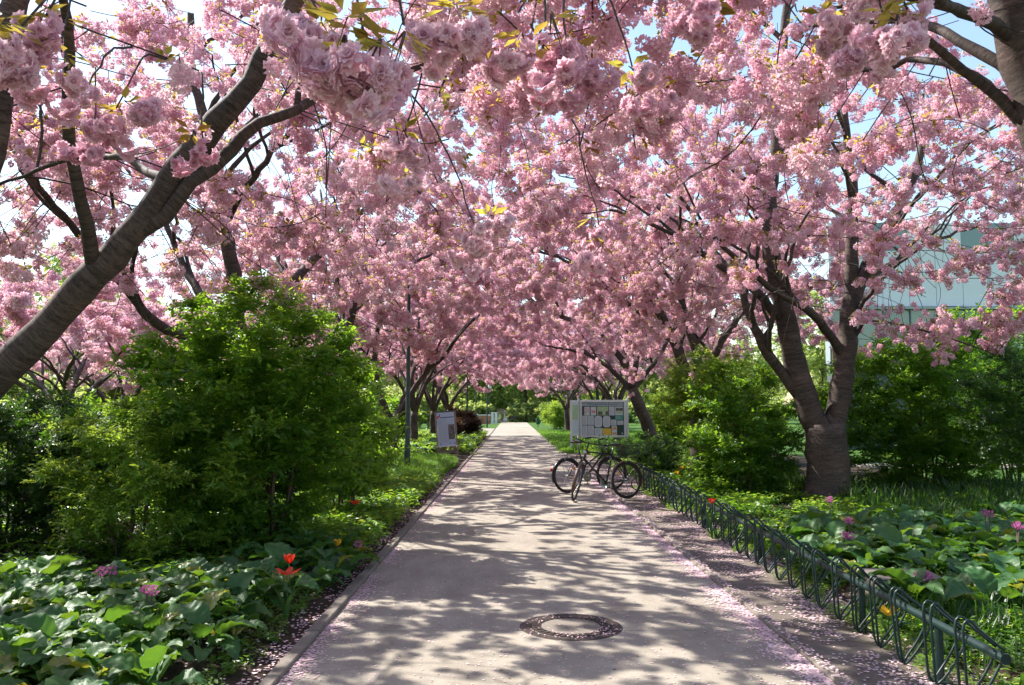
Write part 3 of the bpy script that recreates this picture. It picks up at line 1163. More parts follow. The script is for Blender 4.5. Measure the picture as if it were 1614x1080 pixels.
b = (-3.7, 25.3, 0)
S = [([(-3.7, 25.3, -0.1), (-3.68, 25.3, 0.7), tuple(P(619, 662, 25.3))], 0.21, 0.18),
     (poly([(616, 664, 25.3), (598, 620, 25.3), (590, 565, 25.3), (600, 500, 25.2), (622, 452, 25)]), 0.12, 0.05),
     (poly([(622, 664, 25.3), (642, 632, 25.2), (668, 590, 25), (698, 562, 24.6), (730, 520, 24.2), (762, 492, 23.8), (800, 470, 23.2)]), 0.11, 0.025),
     (poly([(600, 620, 25.3), (560, 540, 25.8), (530, 460, 26.2)]), 0.08, 0.03),
     (poly([(622, 660, 25.3), (650, 590, 26), (660, 500, 26.8), (655, 420, 27.4)]), 0.09, 0.03)]
cherry(b, S, 'cherry tree forking low beside the nearest lamp post', 4, (-2.9, 25.2, 4.7), (4.4, 4.3, 2.7), 1400, 3700, 'mid', 0.19, 0.36, 0.0065, 1.12)

b = (-4.0, 33.5, 0)
cherry(b, rand_seeds(b, 55, 0.02, 1.55, 5, 0.17), 'pale barked cherry tree behind the slanted information sign', 5, (-3.1, 33.5, 4.7), (4.4, 4.6, 2.7), 950, 3500, 'far', 0.24, 0.48, 0.007, 1.1)

# first right tree: only its leaning upper trunk shows at the top right
b = (4.7, 5.2, 0)
S = [([(4.7, 5.2, -0.1), (4.6, 5.2, 0.8), (4.45, 5.15, 1.6)], 0.22, 0.19),
     ([(4.45, 5.15, 1.6), (3.95, 5.1, 2.5)] + poly([(1670, 240, 5.0), (1634, 140, 5.0), (1608, 40, 4.95), (1592, -60, 4.9), (1550, -200, 4.8)]), 0.18, 0.12),
     (poly([(1612, 190, 5.0), (1560, 130, 5.2), (1520, 112, 5.4), (1450, 92, 5.7), (1400, 105, 6.0), (1300, 112, 6.4), (1220, 112, 6.8)]), 0.035, 0.012),
     (poly([(1590, 60, 4.95), (1520, 20, 4.6), (1450, -20, 4.2), (1350, -60, 3.8)]), 0.045, 0.015),
     ([(4.45, 5.15, 1.6), (5.2, 5.8, 2.8), (6.0, 6.6, 4.2)], 0.11, 0.03),
     ([(4.45, 5.15, 1.6), (4.9, 4.2, 3.0), (5.2, 3.3, 4.4)], 0.11, 0.03)]
cherry(b, S, 'cherry tree at the right edge, only its thick upper trunk showing in the top corner', 6, (2.9, 4.9, 5.0), (4.2, 4.0, 2.3), 1400, 2700, 'near', hero=[(850, 72, 2.3, 3), (890, 62, 2.4, 1), (1432, 18, 2.4, 3), (1390, 60, 2.8, 2), (945, 352, 3.8, 2), (1000, 110, 3.2, 2), (1120, 20, 2.8, 2), (1290, 40, 3.2, 2)], lowcut=lambda p: 2.9 + 0.12 * max(0, p[0]), scut=lambda x, y: 1.6 + 0.30 * y + 0.25 * mnoise.noise(Vector((x, y, 0))))

# second right tree: the large forked trunk on the right
b = (5.3, 13.9, 0)
Y = 13.9
S = [([(5.3, 13.9, -0.1), (5.32, 13.9, 0.6), tuple(P(1300, 668, Y))], 0.355, 0.33),
     (poly([(1286, 672, Y), (1268, 620, Y), (1250, 555, Y), (1236, 490, Y), (1222, 430, Y - .1), (1212, 370, Y - .2), (1216, 300, Y - .3), (1224, 220, Y - .4), (1230, 120, Y - .5), (1240, 10, Y - .6), (1240, -100, Y - .7)]), 0.215, 0.05),
     (poly([(1316, 672, Y), (1326, 610, Y), (1335, 550, Y), (1342, 480, Y), (1368, 420, Y), (1398, 360, Y + .2), (1432, 300, Y + .3), (1450, 240, Y + .4), (1452, 150, Y + .5)]), 0.195, 0.045),
     (poly([(1338, 520, Y), (1342, 430, Y), (1344, 340, Y - .1), (1340, 260, Y - .2), (1330, 170, Y - .3), (1322, 60, Y - .3)]), 0.13, 0.04),
     (poly([(1258, 622, Y), (1238, 592, Y), (1212, 560, Y - .1), (1188, 515, Y - .2), (1172, 470, Y - .2), (1150, 410, Y - .1)]), 0.11, 0.05),
     (poly([(1236, 505, Y), (1212, 482, Y - .1), (1170, 440, Y - .2), (1120, 408, Y - .3), (1092, 386, Y - .5), (1040, 358, Y - .8), (960, 330, Y - 1.2)]), 0.085, 0.022),
     (poly([(1330, 560, Y), (1308, 530, Y - .1), (1282, 496, Y - .3), (1245, 470, Y - .5), (1212, 452, Y - .7), (1165, 410, Y - 1), (1120, 372, Y - 1.3), (1070, 310, Y - 1.7)]), 0.085, 0.025),
     (poly([(1345, 535, Y), (1370, 505, Y - .3), (1420, 512, Y - .7), (1500, 535, Y - 1.1), (1570, 560, Y - 1.4)]), 0.035, 0.01),
     (poly([(1350, 450, Y), (1400, 420, Y + .6), (1460, 385, Y + 1.2), (1560, 350, Y + 1.8)]), 0.06, 0.02)]
ex = ell_points(P(1490, 500, 12.8), (1.3, 1.3, 0.75), 90, 77)
cherry(b, S, 'cherry tree with the thickest trunk, forking into several limbs on the right', 7, (4.3, 13.6, 4.9), (4.9, 4.3, 2.9), 2200, 4700, 'mid', kill=0.3, hol=4.3, extra=ex, lowcut=lambda p: 2.75 if 3.9 < p[0] < 6.2 else 2.2)

b = (4.55, 19.8, 0)
Y = 19.8
S = [([(4.55, 19.8, -0.1), (4.52, 19.8, 0.7), tuple(P(1098, 618, Y))], 0.28, 0.24),
     (poly([(1092, 620, Y), (1075, 570, Y), (1048, 510, Y), (1022, 455, Y - .2), (1000, 420, Y - .4), (985, 395, Y - .6), (960, 350, Y - 1)]), 0.15, 0.05),
     (poly([(1102, 618, Y), (1098, 560, Y), (1080, 500, Y), (1072, 440, Y), (1060, 370, Y)]), 0.13, 0.05),
     (poly([(1106, 618, Y), (1125, 565, Y), (1150, 520, Y), (1180, 480, Y + .3), (1200, 430, Y + .6)]), 0.12, 0.04),
     (poly([(1050, 515, Y), (990, 480, Y - .4), (940, 440, Y - .8), (880, 405, Y - 1.2), (800, 385, Y - 1.6)]), 0.07, 0.02)]
cherry(b, S, 'cherry tree behind the shrub on the right, bark flaking at its foot', 8, (3.7, 19.7, 4.8), (4.6, 4.3, 2.8), 1500, 4100, 'mid', 0.18, 0.34, 0.0065, 1.1)

b = (5.0, 29.5, 0)
Y = 29
S = [([(5.15, 29.5, -0.1), (4.95, 29.3, 0.7), tuple(P(996, 612, Y))], 0.25, 0.2),
     (poly([(1000, 622, Y), (966, 585, Y), (930, 560, Y - .3), (900, 552, Y - .6), (860, 545, Y - 1)]), 0.1, 0.03),
     (poly([(996, 612, Y), (985, 575, Y), (958, 540, Y - .2), (925, 512, Y - .5), (880, 498, Y - .8), (850, 480, Y - 1.2), (800, 455, Y - 1.8), (755, 432, Y - 2.4)]), 0.13, 0.028),
     (poly([(996, 612, Y), (1004, 570, Y), (1004, 520, Y), (998, 470, Y)]), 0.12, 0.05),
     (poly([(1000, 612, Y), (1028, 575, Y), (1048, 545, Y), (1075, 490, Y)]), 0.12, 0.04)]
cherry(b, S, 'cherry tree leaning over the path beside the white notice board', 9, (3.9, 28.8, 4.7), (4.8, 4.8, 2.8), 1300, 4000, 'mid', 0.2, 0.38, 0.0075, 1.15)

b = (4.9, 38.5, 0)
fr, _ = cherry(b, rand_seeds(b, 66, -0.05, 1.6, 5, 0.2), 'cherry tree behind the white notice board', 10, (4.0, 38.5, 4.7), (4.5, 4.9, 2.7), 950, 3600, 'far', 0.24, 0.48, 0.007, 1.1)
far_l = bpy.data.objects['crown'].parent


def far_copy(src, loc, rz, label):
    c = copy_tree(src)
    c.location = loc
    c.rotation_euler = (0, 0, rz)
    c['label'] = label
    return c


src = [o for o in COL.objects if o.get('label') == 'pale barked cherry tree behind the slanted information sign'][0]
far_copy(src, (-4.0, 41.5, 0), R(8), 'farthest but one cherry tree of the left row, beyond the slanted sign')
far_copy(fr, (-3.9, 49.0, 0), R(184), 'last cherry tree of the left row, where the shade ends')
far_copy(src, (5.0, 47.0, 0), R(187), 'cherry tree between the notice board and the dark far trunk on the right')
far_copy(fr, (4.05, 60.0, 0), R(-6), 'cherry tree with a dark straight trunk on the far right lawn')
far_copy(src, (4.9, 73.0, 0), R(150), 'farthest cherry tree of the right row on the sunny lawn')
b = (-9.3, 9.2, 0)  # extra cherry, added to cast shade on the left bed
cherry(b, rand_seeds(b, 91, 0.0, 1.6, 5, 0.2), 'cherry tree added outside the left row for shade, its branch tips reaching in at the left edge', 15, (-9.0, 9.0, 4.6), (4.0, 4.2, 2.5), 900, 1500, 'mid', 0.2, 0.4)
b = (-9.0, 2.5, 0)  # stands out of view, added for the shade it throws on the bed
cherry(b, rand_seeds(b, 92, 0.0, 1.6, 5, 0.2), 'unseen cherry tree added beyond the lower left bed for shade', 16, (-8.8, 2.3, 4.6), (4.0, 4.2, 2.5), 700, 2600, 'far', 0.22, 0.45)
# cherries standing back from the path on the left
far_copy(fr, (-11.5, 21.0, 0), R(75), 'pink cherry tree low behind the hedge at the far left')
far_copy(src, (-14.5, 30.0, 0), R(30), 'hazy pink cherry tree farther back at the left edge')
far_copy(fr, (-12.0, 40.0, 0), R(220), 'pink cherry tree seen between the shrub and the left row')

for o in list(COL.objects):
    if o.get('category') == 'tree' and o.location.x < -10: o.scale = (1, 1, 0.78)

# ------------------------------------------------------------------ shrubs
def shrub(base, c, r, natt, nsp, kind, label, seed, nstem=8, D=0.13, kill=0.26, cat='shrub', group=None, scl=1.0, rad=0.022, shell=0.1, name='shrub', keep=None, frac=0.8, clump=0.35, flat=0.5):
    root = empty(name, base, 0, label, cat, group)
    rg = random.Random(seed)
    S = []
    for i in range(nstem):
        a = i * 6.283 / nstem + rg.uniform(-0.3, 0.3)
        b0 = Vector((base[0] + 0.12 * math.cos(a), base[1] + 0.12 * math.sin(a), base[2] - 0.03))
        e = Vector((c[0] + r[0] * 0.45 * math.cos(a) * rg.uniform(0.4, 1.2), c[1] + r[1] * 0.45 * math.sin(a) * rg.uniform(0.4, 1.2), c[2] + r[2] * rg.uniform(-0.1, 0.5)))
        md = b0.lerp(e, 0.45) + Vector((rg.uniform(-.12, .12), rg.uniform(-.12, .12), 0)) * r[0]
        md.z += (e.z - b0.z) * rg.uniform(0.1, 0.25)
        S.append(([b0, md, e], rad * rg.uniform(0.7, 1.1), rad * 0.35))
    kp = (lambda p: p[2] > base[2] + 0.12) if keep is None else (lambda p: p[2] > base[2] + 0.12 and keep(p))
    att = ell_points(c, r, int(natt * 1.3), seed, shell, kp, clump)
    # stems are seeds of their own: allow sprouting along their upper half
    S[0] = (S[0][0], S[0][1], S[0][2])
    sk = grow(S, att, D, kill, 2.5, 60, seed, 0.0022, 2.3, 0.015)
    for i in range(sk['ns']): pass
    P_, par, sid, rr = sk['P'], sk['par'], sk['sid'], sk['r']
    bs = Vector(base)
    for si in range(nstem):
        ids = [i for i in range(sk['ns']) if sid[i] == si]
        MB().tube([Vector(P_[i]) - bs for i in ids], [float(rr[i]) for i in ids], 6).build('stem', M['stem'], root, smooth=True)
    mb = MB()
    mc = sk['mc']
    for i in range(sk['ns'], sk['n']):
        p = par[i]
        if p >= sk['ns'] and mc[p] == i: continue
        ch = [p, i]
        q = mc[i]
        while q >= 0:
            ch.append(q)
            q = mc[q]
        mb.tube([Vector(P_[k]) - bs for k in ch], [float(rr[i])] + [float(rr[k]) for k in ch[1:]], 3, cap=False)
    if mb.V: mb.build('twigs', M['stem'], root, smooth=True)['kind'] = 'stuff'
    g = np.random.default_rng(seed)
    nsp = int(nsp * 1.45)
    ids = np.arange(sk['ns'], sk['n'])
    sub = g.choice(ids, max(5, int(len(ids) * frac)), replace=False)
    pick = g.choice(sub, nsp)
    a = sk['P'][pick]
    b = sk['P'][[par[i] for i in pick]]
    p = b + (a - b) * g.random((nsp, 1)) + g.normal(0, 0.03 * scl, (nsp, 3))
    m = p[:, 2] > base[2] + 0.03
    if keep is not None: m &= np.array([keep(q) for q in p])
    p = p[m]
    n = len(p)
    rot = np.stack([g.normal(0.05, flat, n), g.normal(0, flat, n), g.uniform(0, 6.283, n)], 1)
    scatter('foliage', p - np.array(tuple(base)), rot, g.uniform(0.8, 1.5, n) * scl, SG[kind], root)
    return root


# left side
off_path = lambda p: p[0] < -1.5
shrub((-2.75, 9.4, 0), (-2.95, 9.3, 1.55), (1.5, 1.2, 1.6), 1900, 6800, 'leaf', 'tall airy green shrub with brown stems, the biggest one left of the path', 201, 11, rad=0.026, keep=off_path, shell=0.02, flat=0.35)
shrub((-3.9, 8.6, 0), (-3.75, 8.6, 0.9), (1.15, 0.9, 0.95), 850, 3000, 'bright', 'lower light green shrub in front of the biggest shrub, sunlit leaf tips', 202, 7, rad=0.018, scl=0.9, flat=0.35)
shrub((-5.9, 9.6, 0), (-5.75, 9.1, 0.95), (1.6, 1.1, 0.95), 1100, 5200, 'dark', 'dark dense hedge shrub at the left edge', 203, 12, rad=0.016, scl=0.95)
shrub((-2.35, 11.6, 0), (-2.3, 11.7, 1.3), (0.85, 0.9, 1.1), 420, 1500, 'leaf', 'slim green shrub right of the biggest shrub, reaching towards the path', 204, 6, rad=0.018, keep=off_path)
shrub((-3.3, 15.2, 0), (-3.4, 15.4, 1.0), (1.3, 1.3, 0.95), 420, 1700, 'leaf', 'shady green shrub between the biggest shrub and the nearest lamp post', 205, 7, rad=0.018, scl=1.2, keep=off_path)
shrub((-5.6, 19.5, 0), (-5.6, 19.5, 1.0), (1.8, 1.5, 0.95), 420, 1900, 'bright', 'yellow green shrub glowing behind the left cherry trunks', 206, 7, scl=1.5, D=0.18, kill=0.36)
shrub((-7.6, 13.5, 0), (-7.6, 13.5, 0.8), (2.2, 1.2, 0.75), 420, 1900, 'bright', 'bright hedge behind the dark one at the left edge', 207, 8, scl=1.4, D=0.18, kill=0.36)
shrub((-9.5, 19, 0), (-9.5, 19, 1.0), (2.6, 1.4, 0.95), 420, 1900, 'leaf', 'green hedge far back at the left edge', 208, 8, scl=1.8, D=0.2, kill=0.4)
shrub((-6.5, 28, 0), (-6.5, 28, 1.1), (2.4, 2, 1.05), 420, 2000, 'leaf', 'green shrub behind the forked left cherry tree', 209, 8, scl=2.0, D=0.22, kill=0.45)
shrub((-6.5, 38, 0), (-6.5, 38, 1.2), (2.6, 2.4, 1.2), 420, 2000, 'leaf', 'green shrub behind the slanted information sign', 210, 8, scl=2.2, D=0.25, kill=0.5)
shrub((-2.75, 43.5, 0), (-2.75, 43.5, 0.75), (1.15, 2.0, 0.85), 420, 1900, 'rust', 'dark rust brown rounded shrub at the far left path edge', 211, 8, scl=1.4, D=0.2, kill=0.4, clump=0.0, keep=off_path)
# right side
rk = lambda p: p[0] > 2.95
shrub((4.1, 14.6, 0), (4.15, 14.9, 1.15), (1.2, 1.1, 1.35), 1000, 3600, 'leaf', 'leafy green shrub between the thickest cherry trunk and the bicycle rack', 221, 9, rad=0.02, keep=rk, flat=0.35)
shrub((4.6, 17.4, 0), (4.3, 17.6, 1.75), (1.2, 1.0, 1.25), 600, 2300, 'bright', 'light green shrub top rising behind the right leafy shrub', 222, 7, rad=0.018, scl=1.1, keep=lambda p: p[0] > 2.95 and not (p[1] > 16.0 and p[2] < 1.25), flat=0.35)
shrub((3.35, 18.6, 0), (3.4, 19.2, 0.6), (0.55, 1.7, 0.55), 260, 1200, 'dark', 'low dark shrub between the bicycles and the flaking cherry trunk', 223, 8, rad=0.012, scl=1.0, keep=lambda p: p[0] > 2.85)
shrub((7.7, 15.3, 0), (7.6, 15.5, 1.5), (2.1, 1.4, 1.65), 1600, 6000, 'leaf', 'broad green shrub right of the thickest cherry trunk', 224, 10, rad=0.024, scl=1.1, flat=0.35)
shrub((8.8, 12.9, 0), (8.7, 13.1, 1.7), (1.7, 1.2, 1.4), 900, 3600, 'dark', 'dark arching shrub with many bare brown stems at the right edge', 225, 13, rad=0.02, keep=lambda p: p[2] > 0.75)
shrub((10.6, 17.5, 0), (10.4, 17.5, 2.1), (2.0, 1.5, 1.9), 800, 3200, 'leaf', 'tall green shrub in the upper right behind the arching one', 226, 8, scl=1.4, D=0.18, kill=0.36)
shrub((6.2, 24, 0), (6.2, 24, 1.2), (1.6, 1.5, 1.2), 380, 1700, 'leaf', 'green shrub farther back behind the flaking trunk', 227, 7, scl=1.8, D=0.2, kill=0.4)
shrub((6.6, 33.5, 0), (6.7, 34, 1.2), (1.4, 2.0, 1.2), 380, 1800, 'bright', 'light green shrub right of the notice board', 228, 7, scl=2.0, D=0.24, kill=0.48)
shrub((3.6, 68.5, 0), (3.6, 69, 1.3), (1.35, 3.0, 1.3), 260, 1500, 'bright', 'yellow green sunlit shrub beside the green litter bin', 229, 7, scl=2.4, D=0.35, kill=0.6, keep=lambda p: p[0] > 2.3)
shrub((5.6, 56, 0), (6.0, 57, 1.4), (1.6, 3.0, 1.3), 260, 1500, 'bright', 'bright green shrub on the far lawn behind the notice board', 230, 7, scl=2.4, D=0.35, kill=0.6)
shrub((3.2, 26.3, 0), (3.4, 26.5, 0.35), (0.75, 3.2, 0.4), 200, 1100, 'dark', 'low straggly shrub below the notice board', 231, 8, scl=1.3, D=0.16, kill=0.32, rad=0.01, keep=lambda p: p[0] > 2.7)


# ------------------------------------------------------------------ low plants
def leaf_blade_mesh(name, mat, seed, L=0.19, W=0.15, cup=0.25):
    """a bergenia leaf with its stalk: broad, cupped, rippled along its veins"""
    r = random.Random(seed)
    nx, ny = 10, 16
    V, F = [], []
    st = r.uniform(0.10, 0.16)
    rise = r.uniform(0.5, 0.9)
    for j in range(ny + 1):
        t = j / ny
        wd = W * 0.5 * (math.sin(math.pi * min(1, (0.06 + 0.94 * t)) ** 0.72) ** 0.6) if t < 1 else 0.012
        wd *= 1 + 0.05 * math.sin(9 * t + seed)
        for i in range(nx + 1):
            sx = -1 + 2 * i / nx
            x = sx * wd
            y = st * 0.8 + L * t - 0.02 * abs(sx) * (1 - t)
            z = st * rise + L * 0.30 * math.sin(t * 2.3) * 0.9 - 0.16 * L * t * t * 2.0
            z += cup * abs(sx) ** 1.6 * wd * (1 - 0.5 * t)
            z += 0.006 * math.sin(-abs(sx) * 5.0 + t * 26) * min(1, abs(sx) * 2.2)
            z -= 0.007 * math.exp(-(sx * 4) ** 2)
            z += 0.006 * math.sin(sx * 5 + seed + t * 4) * abs(sx)
            V.append((x, y, z))
    for j in range(ny):
        for i in range(nx):
            a = j * (nx + 1) + i
            F.append((a, a + 1, a + nx + 2, a + nx + 1))
    k = len(V)
    base = Vector((0, 0, 0.0))
    en = Vector((0, st * 0.8 + 0.015, st * rise - 0.003))
    md = base.lerp(en, 0.5) + Vector((0, -0.012, 0.02))
    for p, rr in ((base, 0.006), (md, 0.005), (en, 0.004)):
        for q in range(4):
            a = q * math.pi / 2
            V.append((p.x + rr * math.cos(a), p.y, p.z + rr * math.sin(a)))
    for s in range(2):
        for q in range(4):
            a = k + s * 4
            F.append((a + q, a + (q + 1) % 4, a + 4 + (q + 1) % 4, a + 4 + q))
    return mesh(name, V, F, mat, smooth=True)


BL = [leaf_blade_mesh('leaf', M['bergenia'], 300 + i, 0.17 + 0.012 * i, 0.135 + 0.01 * i, 0.1 + 0.08 * i) for i in range(5)]
BP = [leaf_blade_mesh('leaf', M['bergenia_pale'], 320 + i, 0.17, 0.13, 0.3) for i in range(2)]


def flower_head(seed, n=26, rad=0.045, mat=None):
    r = random.Random(seed)
    V, F = [], []
    for _ in range(n):
        d = rvec(r)
        c = Vector((d.x * rad, d.y * rad, d.z * rad * 0.7)) * r.uniform(0.4, 1)
        for q in range(4):
            petal_faces(c, (d + rvec(r) * 0.9).normalized(), rvec(r), 0.012, 0.016, V, F)
    return mesh('flower_head', V, F, mat or M['magenta'])


FH = [flower_head(400 + i) for i in range(3)]


def bergenia(x, y, z, nl, label, group, seed, scl=1.0, flower=None, fh=0.32):
    r = random.Random(seed)
    root = empty('bergenia_plant', (x, y, z), 0, label, 'plant', group)
    a0 = r.uniform(0, 6.28)
    for i in range(nl):
        me = r.choice(BL) if r.random() > 0.10 else r.choice(BP)
        o = link('leaf', me, root)
        a = a0 + i * 2.4 + r.uniform(-0.4, 0.4)
        ring = i / nl
        o.rotation_euler = (r.uniform(-0.25, 0.25) + 0.75 * (ring) ** 1.2 - 0.1, r.uniform(-0.35, 0.35), a)
        s = scl * r.uniform(0.75, 1.2)
        o.scale = (s, s, s)
        o.location = (r.uniform(-0.03, 0.03), r.uniform(-0.03, 0.03), r.uniform(0, 0.02))
    if flower:
        for q in range(flower):
            dx, dy = r.uniform(-0.05, 0.05), r.uniform(-0.05, 0.05)
            mb = MB().tube([(0, 0, 0), (dx * 0.4, dy * 0.4, fh * 0.5), (dx, dy, fh)], 0.005, 5)
            st = mb.build('flower_stalk', M['stem'], root, smooth=True)
            hd = link('flower_head', FH[q % 3], st, (dx, dy, fh + 0.02))
    return root


ORD = ['first', 'second', 'third', 'fourth', 'fifth', 'sixth', 'seventh', 'eighth', 'ninth', 'tenth', 'eleventh', 'twelfth',
       'thirteenth', 'fourteenth', 'fifteenth', 'sixteenth', 'seventeenth', 'eighteenth', 'nineteenth', 'twentieth', 'twenty-first', 'twenty-second']
RANK = ['nearest', 'second', 'third', 'fourth', 'fifth', 'sixth', 'seventh', 'eighth', 'ninth', 'tenth', 'eleventh', 'twelfth',
        'thirteenth', 'fourteenth', 'fifteenth', 'sixteenth', 'seventeenth', 'eighteenth', 'nineteenth', 'twentieth', 'twenty-first', 'twenty-second']


def plant_field(pts, group, labels, seed, scl=1.0, nl=(8, 12), zf=None, step=0.45):
    r = random.Random(seed)
    y0 = min(p[1] for p in pts)
    rows = {}
    for p in pts: rows.setdefault(int((p[1] - y0) / step), []).append(p)
    names = {}
    for q, k in enumerate(sorted(rows)):
        for j, p in enumerate(sorted(rows[k], key=lambda p: abs(p[0]))):
            names[p] = '%s, %s from the path in %s row' % (labels, ORD[min(j, 19)], 'the nearest' if q == 0 else 'the ' + RANK[min(q, 19)])
    for i, (x, y) in enumerate(pts):
        bergenia(x, y, zf(x, y), r.randint(*nl), names[(x, y)], group, seed * 100 + i, scl * r.uniform(0.85, 1.15))


def poisson(xr, yr, d, n, seed, ok=lambda x, y: True):
    r = random.Random(seed)
    out = []
    for _ in range(n * 30):
        x, y = r.uniform(*xr), r.uniform(*yr)
        if not ok(x, y): continue
        if all((x - a) ** 2 + (y - b) ** 2 > d * d for a, b in out):
            out.append((x, y))
            if len(out) >= n: break
    return out


zl = lambda x, y: bed_z(x, y, -1)
zr = lambda x, y: bed_z(x, y, 1)
pL = poisson((-4.3, -1.85), (3.9, 7.2), 0.235, 85, 5, lambda x, y: x < -1.62 - 0.1 * abs(math.sin(y * 2)) - max(0, 5.2 - y) * 0.2)
plant_field(pL, 'bergenias filling the bed at the lower left', 'bergenia in lower left bed', 3, 1.0, (8, 11), zl)
pL2 = poisson((-2.6, -1.6), (7.2, 9.0), 0.3, 14, 6)
plant_field(pL2, 'bergenias along the left kerb below the biggest shrub', 'dark bergenia below the biggest shrub', 4, 1.05, (7, 10), zl)
pR = poisson((2.95, 7.0), (5.9, 11.0), 0.31, 115, 7, lambda x, y: (x - 3.3) ** 2 + (y - 7.0) ** 2 > 0.2 and x > 2.95 + max(0, 6.7 - y) * 0.9 + max(0, y - 9) * 0.55 and x < 0.68 * y + 0.4)
plant_field(pR, 'bergenias filling the bed behind the bicycle rack', 'bergenia behind the bicycle rack', 8, 1.15, (8, 12), zr)
pS = poisson((-3.2, -1.6), (28.8, 41), 0.55, 30, 9)
plant_field(pS, 'plants beyond the slanted sign', 'leafy plant beyond the slanted sign', 10, 1.5, (8, 10), zl, 0.65)
pS = poisson((-3.6, -2.75), (26.2, 29), 0.4, 9, 19)
plant_field(pS, 'plants left of the slanted sign', 'leafy plant left of the slanted sign', 11, 1.4, (8, 10), zl)


def fl(px, py, z, label, cnt, seed, h=0.32, group=None, side=-1):
    p = G(px, py, z + h)
    q = (p.x, p.y, (zl if side < 0 else zr)(p.x, p.y))
    bergenia(*q, 5, label, group, seed, 0.8, cnt, h + z - q[2])


fl(232, 936, 0.0, 'bergenia with purple pink flower head standing above the lower left leaves', 3, 501, 0.36)
fl(170, 905, 0.0, 'bergenia with pale pink flower head farther back in the lower left bed', 2, 502, 0.34)
fl(1308, 790, 0.0, 'pink flowering bergenia at the foot of the thickest cherry trunk', 2, 503, 0.42, side=1)
fl(1342, 824, 0.0, 'bergenia with deep pink flowers just right of the thickest trunk', 2, 504, 0.38, side=1)
fl(1332, 848, 0.0, 'bergenia with bright purple flower head behind the rack hoops', 3, 505, 0.34, side=1)
fl(1452, 912, 0.05, 'bergenia with drooping magenta flowers right of the concrete box', 3, 506, 0.22, side=1)
fl(1556, 812, 0.0, 'bergenia with a tall stalk and open pink flower cluster at the right', 2, 507, 0.5, side=1)
fl(1602, 832, 0.0, 'bergenia with a tall pink flower spike at the right edge', 3, 508, 0.45, side=1)
fl(560, 862, 0.0, 'small pink flowering bergenia by the left kerb', 1, 509, 0.25)


def tulip(px, py, h, label, mat, seed, side=-1, group=None, open_=0.0, size=0.034):
    z0 = 0.05
    p = G(px, py, z0 + h)
    r = random.Random(seed)
    root = empty('tulip', (p.x, p.y, z0 - 0.02), r.uniform(0, 6), label, 'tulip', group)
    MB().tube([(0, 0, 0), (0.008, 0.004, h * 0.5), (0, 0, h)], [0.005, 0.0045, 0.004], 6).build('stem', M['bergenia'], root, smooth=True)
    for k in range(6):
        a = k * math.pi / 3
        V, F = [], []
        tilt = (0.12 if k % 2 else 0.2) + open_
        for j in range(6):
            t = j / 5
            wd = size * 1.5 * math.sin(math.pi * (0.14 + 0.78 * t)) ** 0.7
            rad = size * (0.25 + 0.75 * math.sin(min(1, t * 1.3) * math.pi / 2)) + tilt * size * t * 1.6
            for i in (-1, 0, 1):
                an = a + i * wd / max(rad, 0.01) * 0.5
                V.append((rad * math.cos(an), rad * math.sin(an), h + size * 2.0 * t * (1 - 0.35 * open_)))
        for j in range(5):
            for i in range(2):
                q = j * 3 + i
                F.append((q, q + 1, q + 4, q + 3))
        link('petal', mesh('petal', V, F, mat, smooth=True), root)
    for k in range(3):
        a = r.uniform(0, 6.28)
        V, F = [], []
        L = h * r.uniform(0.75, 1.0)
        for j in range(7):
            t = j / 6
            wd = 0.02 * math.sin(math.pi * (0.15 + 0.84 * t))
            o = Vector((math.cos(a), math.sin(a), 0)) * (0.01 + 0.35 * L * t * t)
            s = Vector((-math.sin(a), math.cos(a), 0)) * wd
            V += [tuple(o + s + Vector((0, 0, L * (t - 0.15 * t * t) + 0.006))), tuple(o + Vector((0, 0, L * (t - 0.15 * t * t)))), tuple(o - s + Vector((0, 0, L * (t - 0.15 * t * t) + 0.006)))]
        for j in range(6):
            for i in range(2):
                q = j * 3 + i
                F.append((q, q + 1, q + 4, q + 3))
        link('leaf', mesh('leaf', V, F, M['bergenia'], smooth=True), root)
    return root


tulip(456, 884, 0.36, 'upper red tulip of the pair in the left bed', M['tulip_red'], 1)
tulip(452, 902, 0.33, 'lower wide open red tulip of the pair in the left bed', M['tulip_red'], 2, open_=1.2)
tulip(560, 793, 0.34, 'red tulip in the shade of the left bed farther back', M['tulip_red'], 3, open_=0.6)
tulip(1122, 792, 0.42, 'red tulip standing behind the bicycle rack', M['tulip_red'], 4, 1)
tulip(1400, 966, 0.16, 'low orange yellow tulip between the rack hoops', M['tulip_yellow'], 5, 1, open_=0.5)
tulip(1075, 738, 0.3, 'taller yellow tulip in front of the flaking trunk', M['tulip_yellow'], 6, 1)
tulip(1067, 746, 0.25, 'shorter yellow tulip in front of the flaking trunk', M['tulip_yellow'], 7, 1)
tulip(532, 858, 0.18, 'small yellow tulip low by the left kerb', M['tulip_yellow'], 8)


def tuft_mesh(name, seed, mat, n=16, h=0.22, wd=0.008, spread=0.08, lean=0.5):
    r = random.Random(seed)
    V, F = [], []
    for _ in range(n):
        a = r.uniform(0, 6.28)
        b0 = Vector((r.uniform(-1, 1), r.uniform(-1, 1), 0)) * spread
        d = Vector((math.cos(a), math.sin(a), 0))
        s = Vector((-d.y, d.x, 0)) * wd * 0.5
        L = h * r.uniform(0.6, 1.15)
        ln = lean * r.uniform(0.2, 1.0)
        m_ = b0 + d * (L * ln * 0.3) + Vector((0, 0, L * 0.6))
        t = b0 + d * (L * ln) + Vector((0, 0, L * (1 - 0.25 * ln)))
        k = len(V)
        V += [b0 - s, b0 + s, m_ + s, m_ - s, t]
        F += [(k, k + 1, k + 2, k + 3), (k + 3, k + 2, k + 4)]
    return bpy.data.objects.new(name, mesh(name, V, F, [mat]))


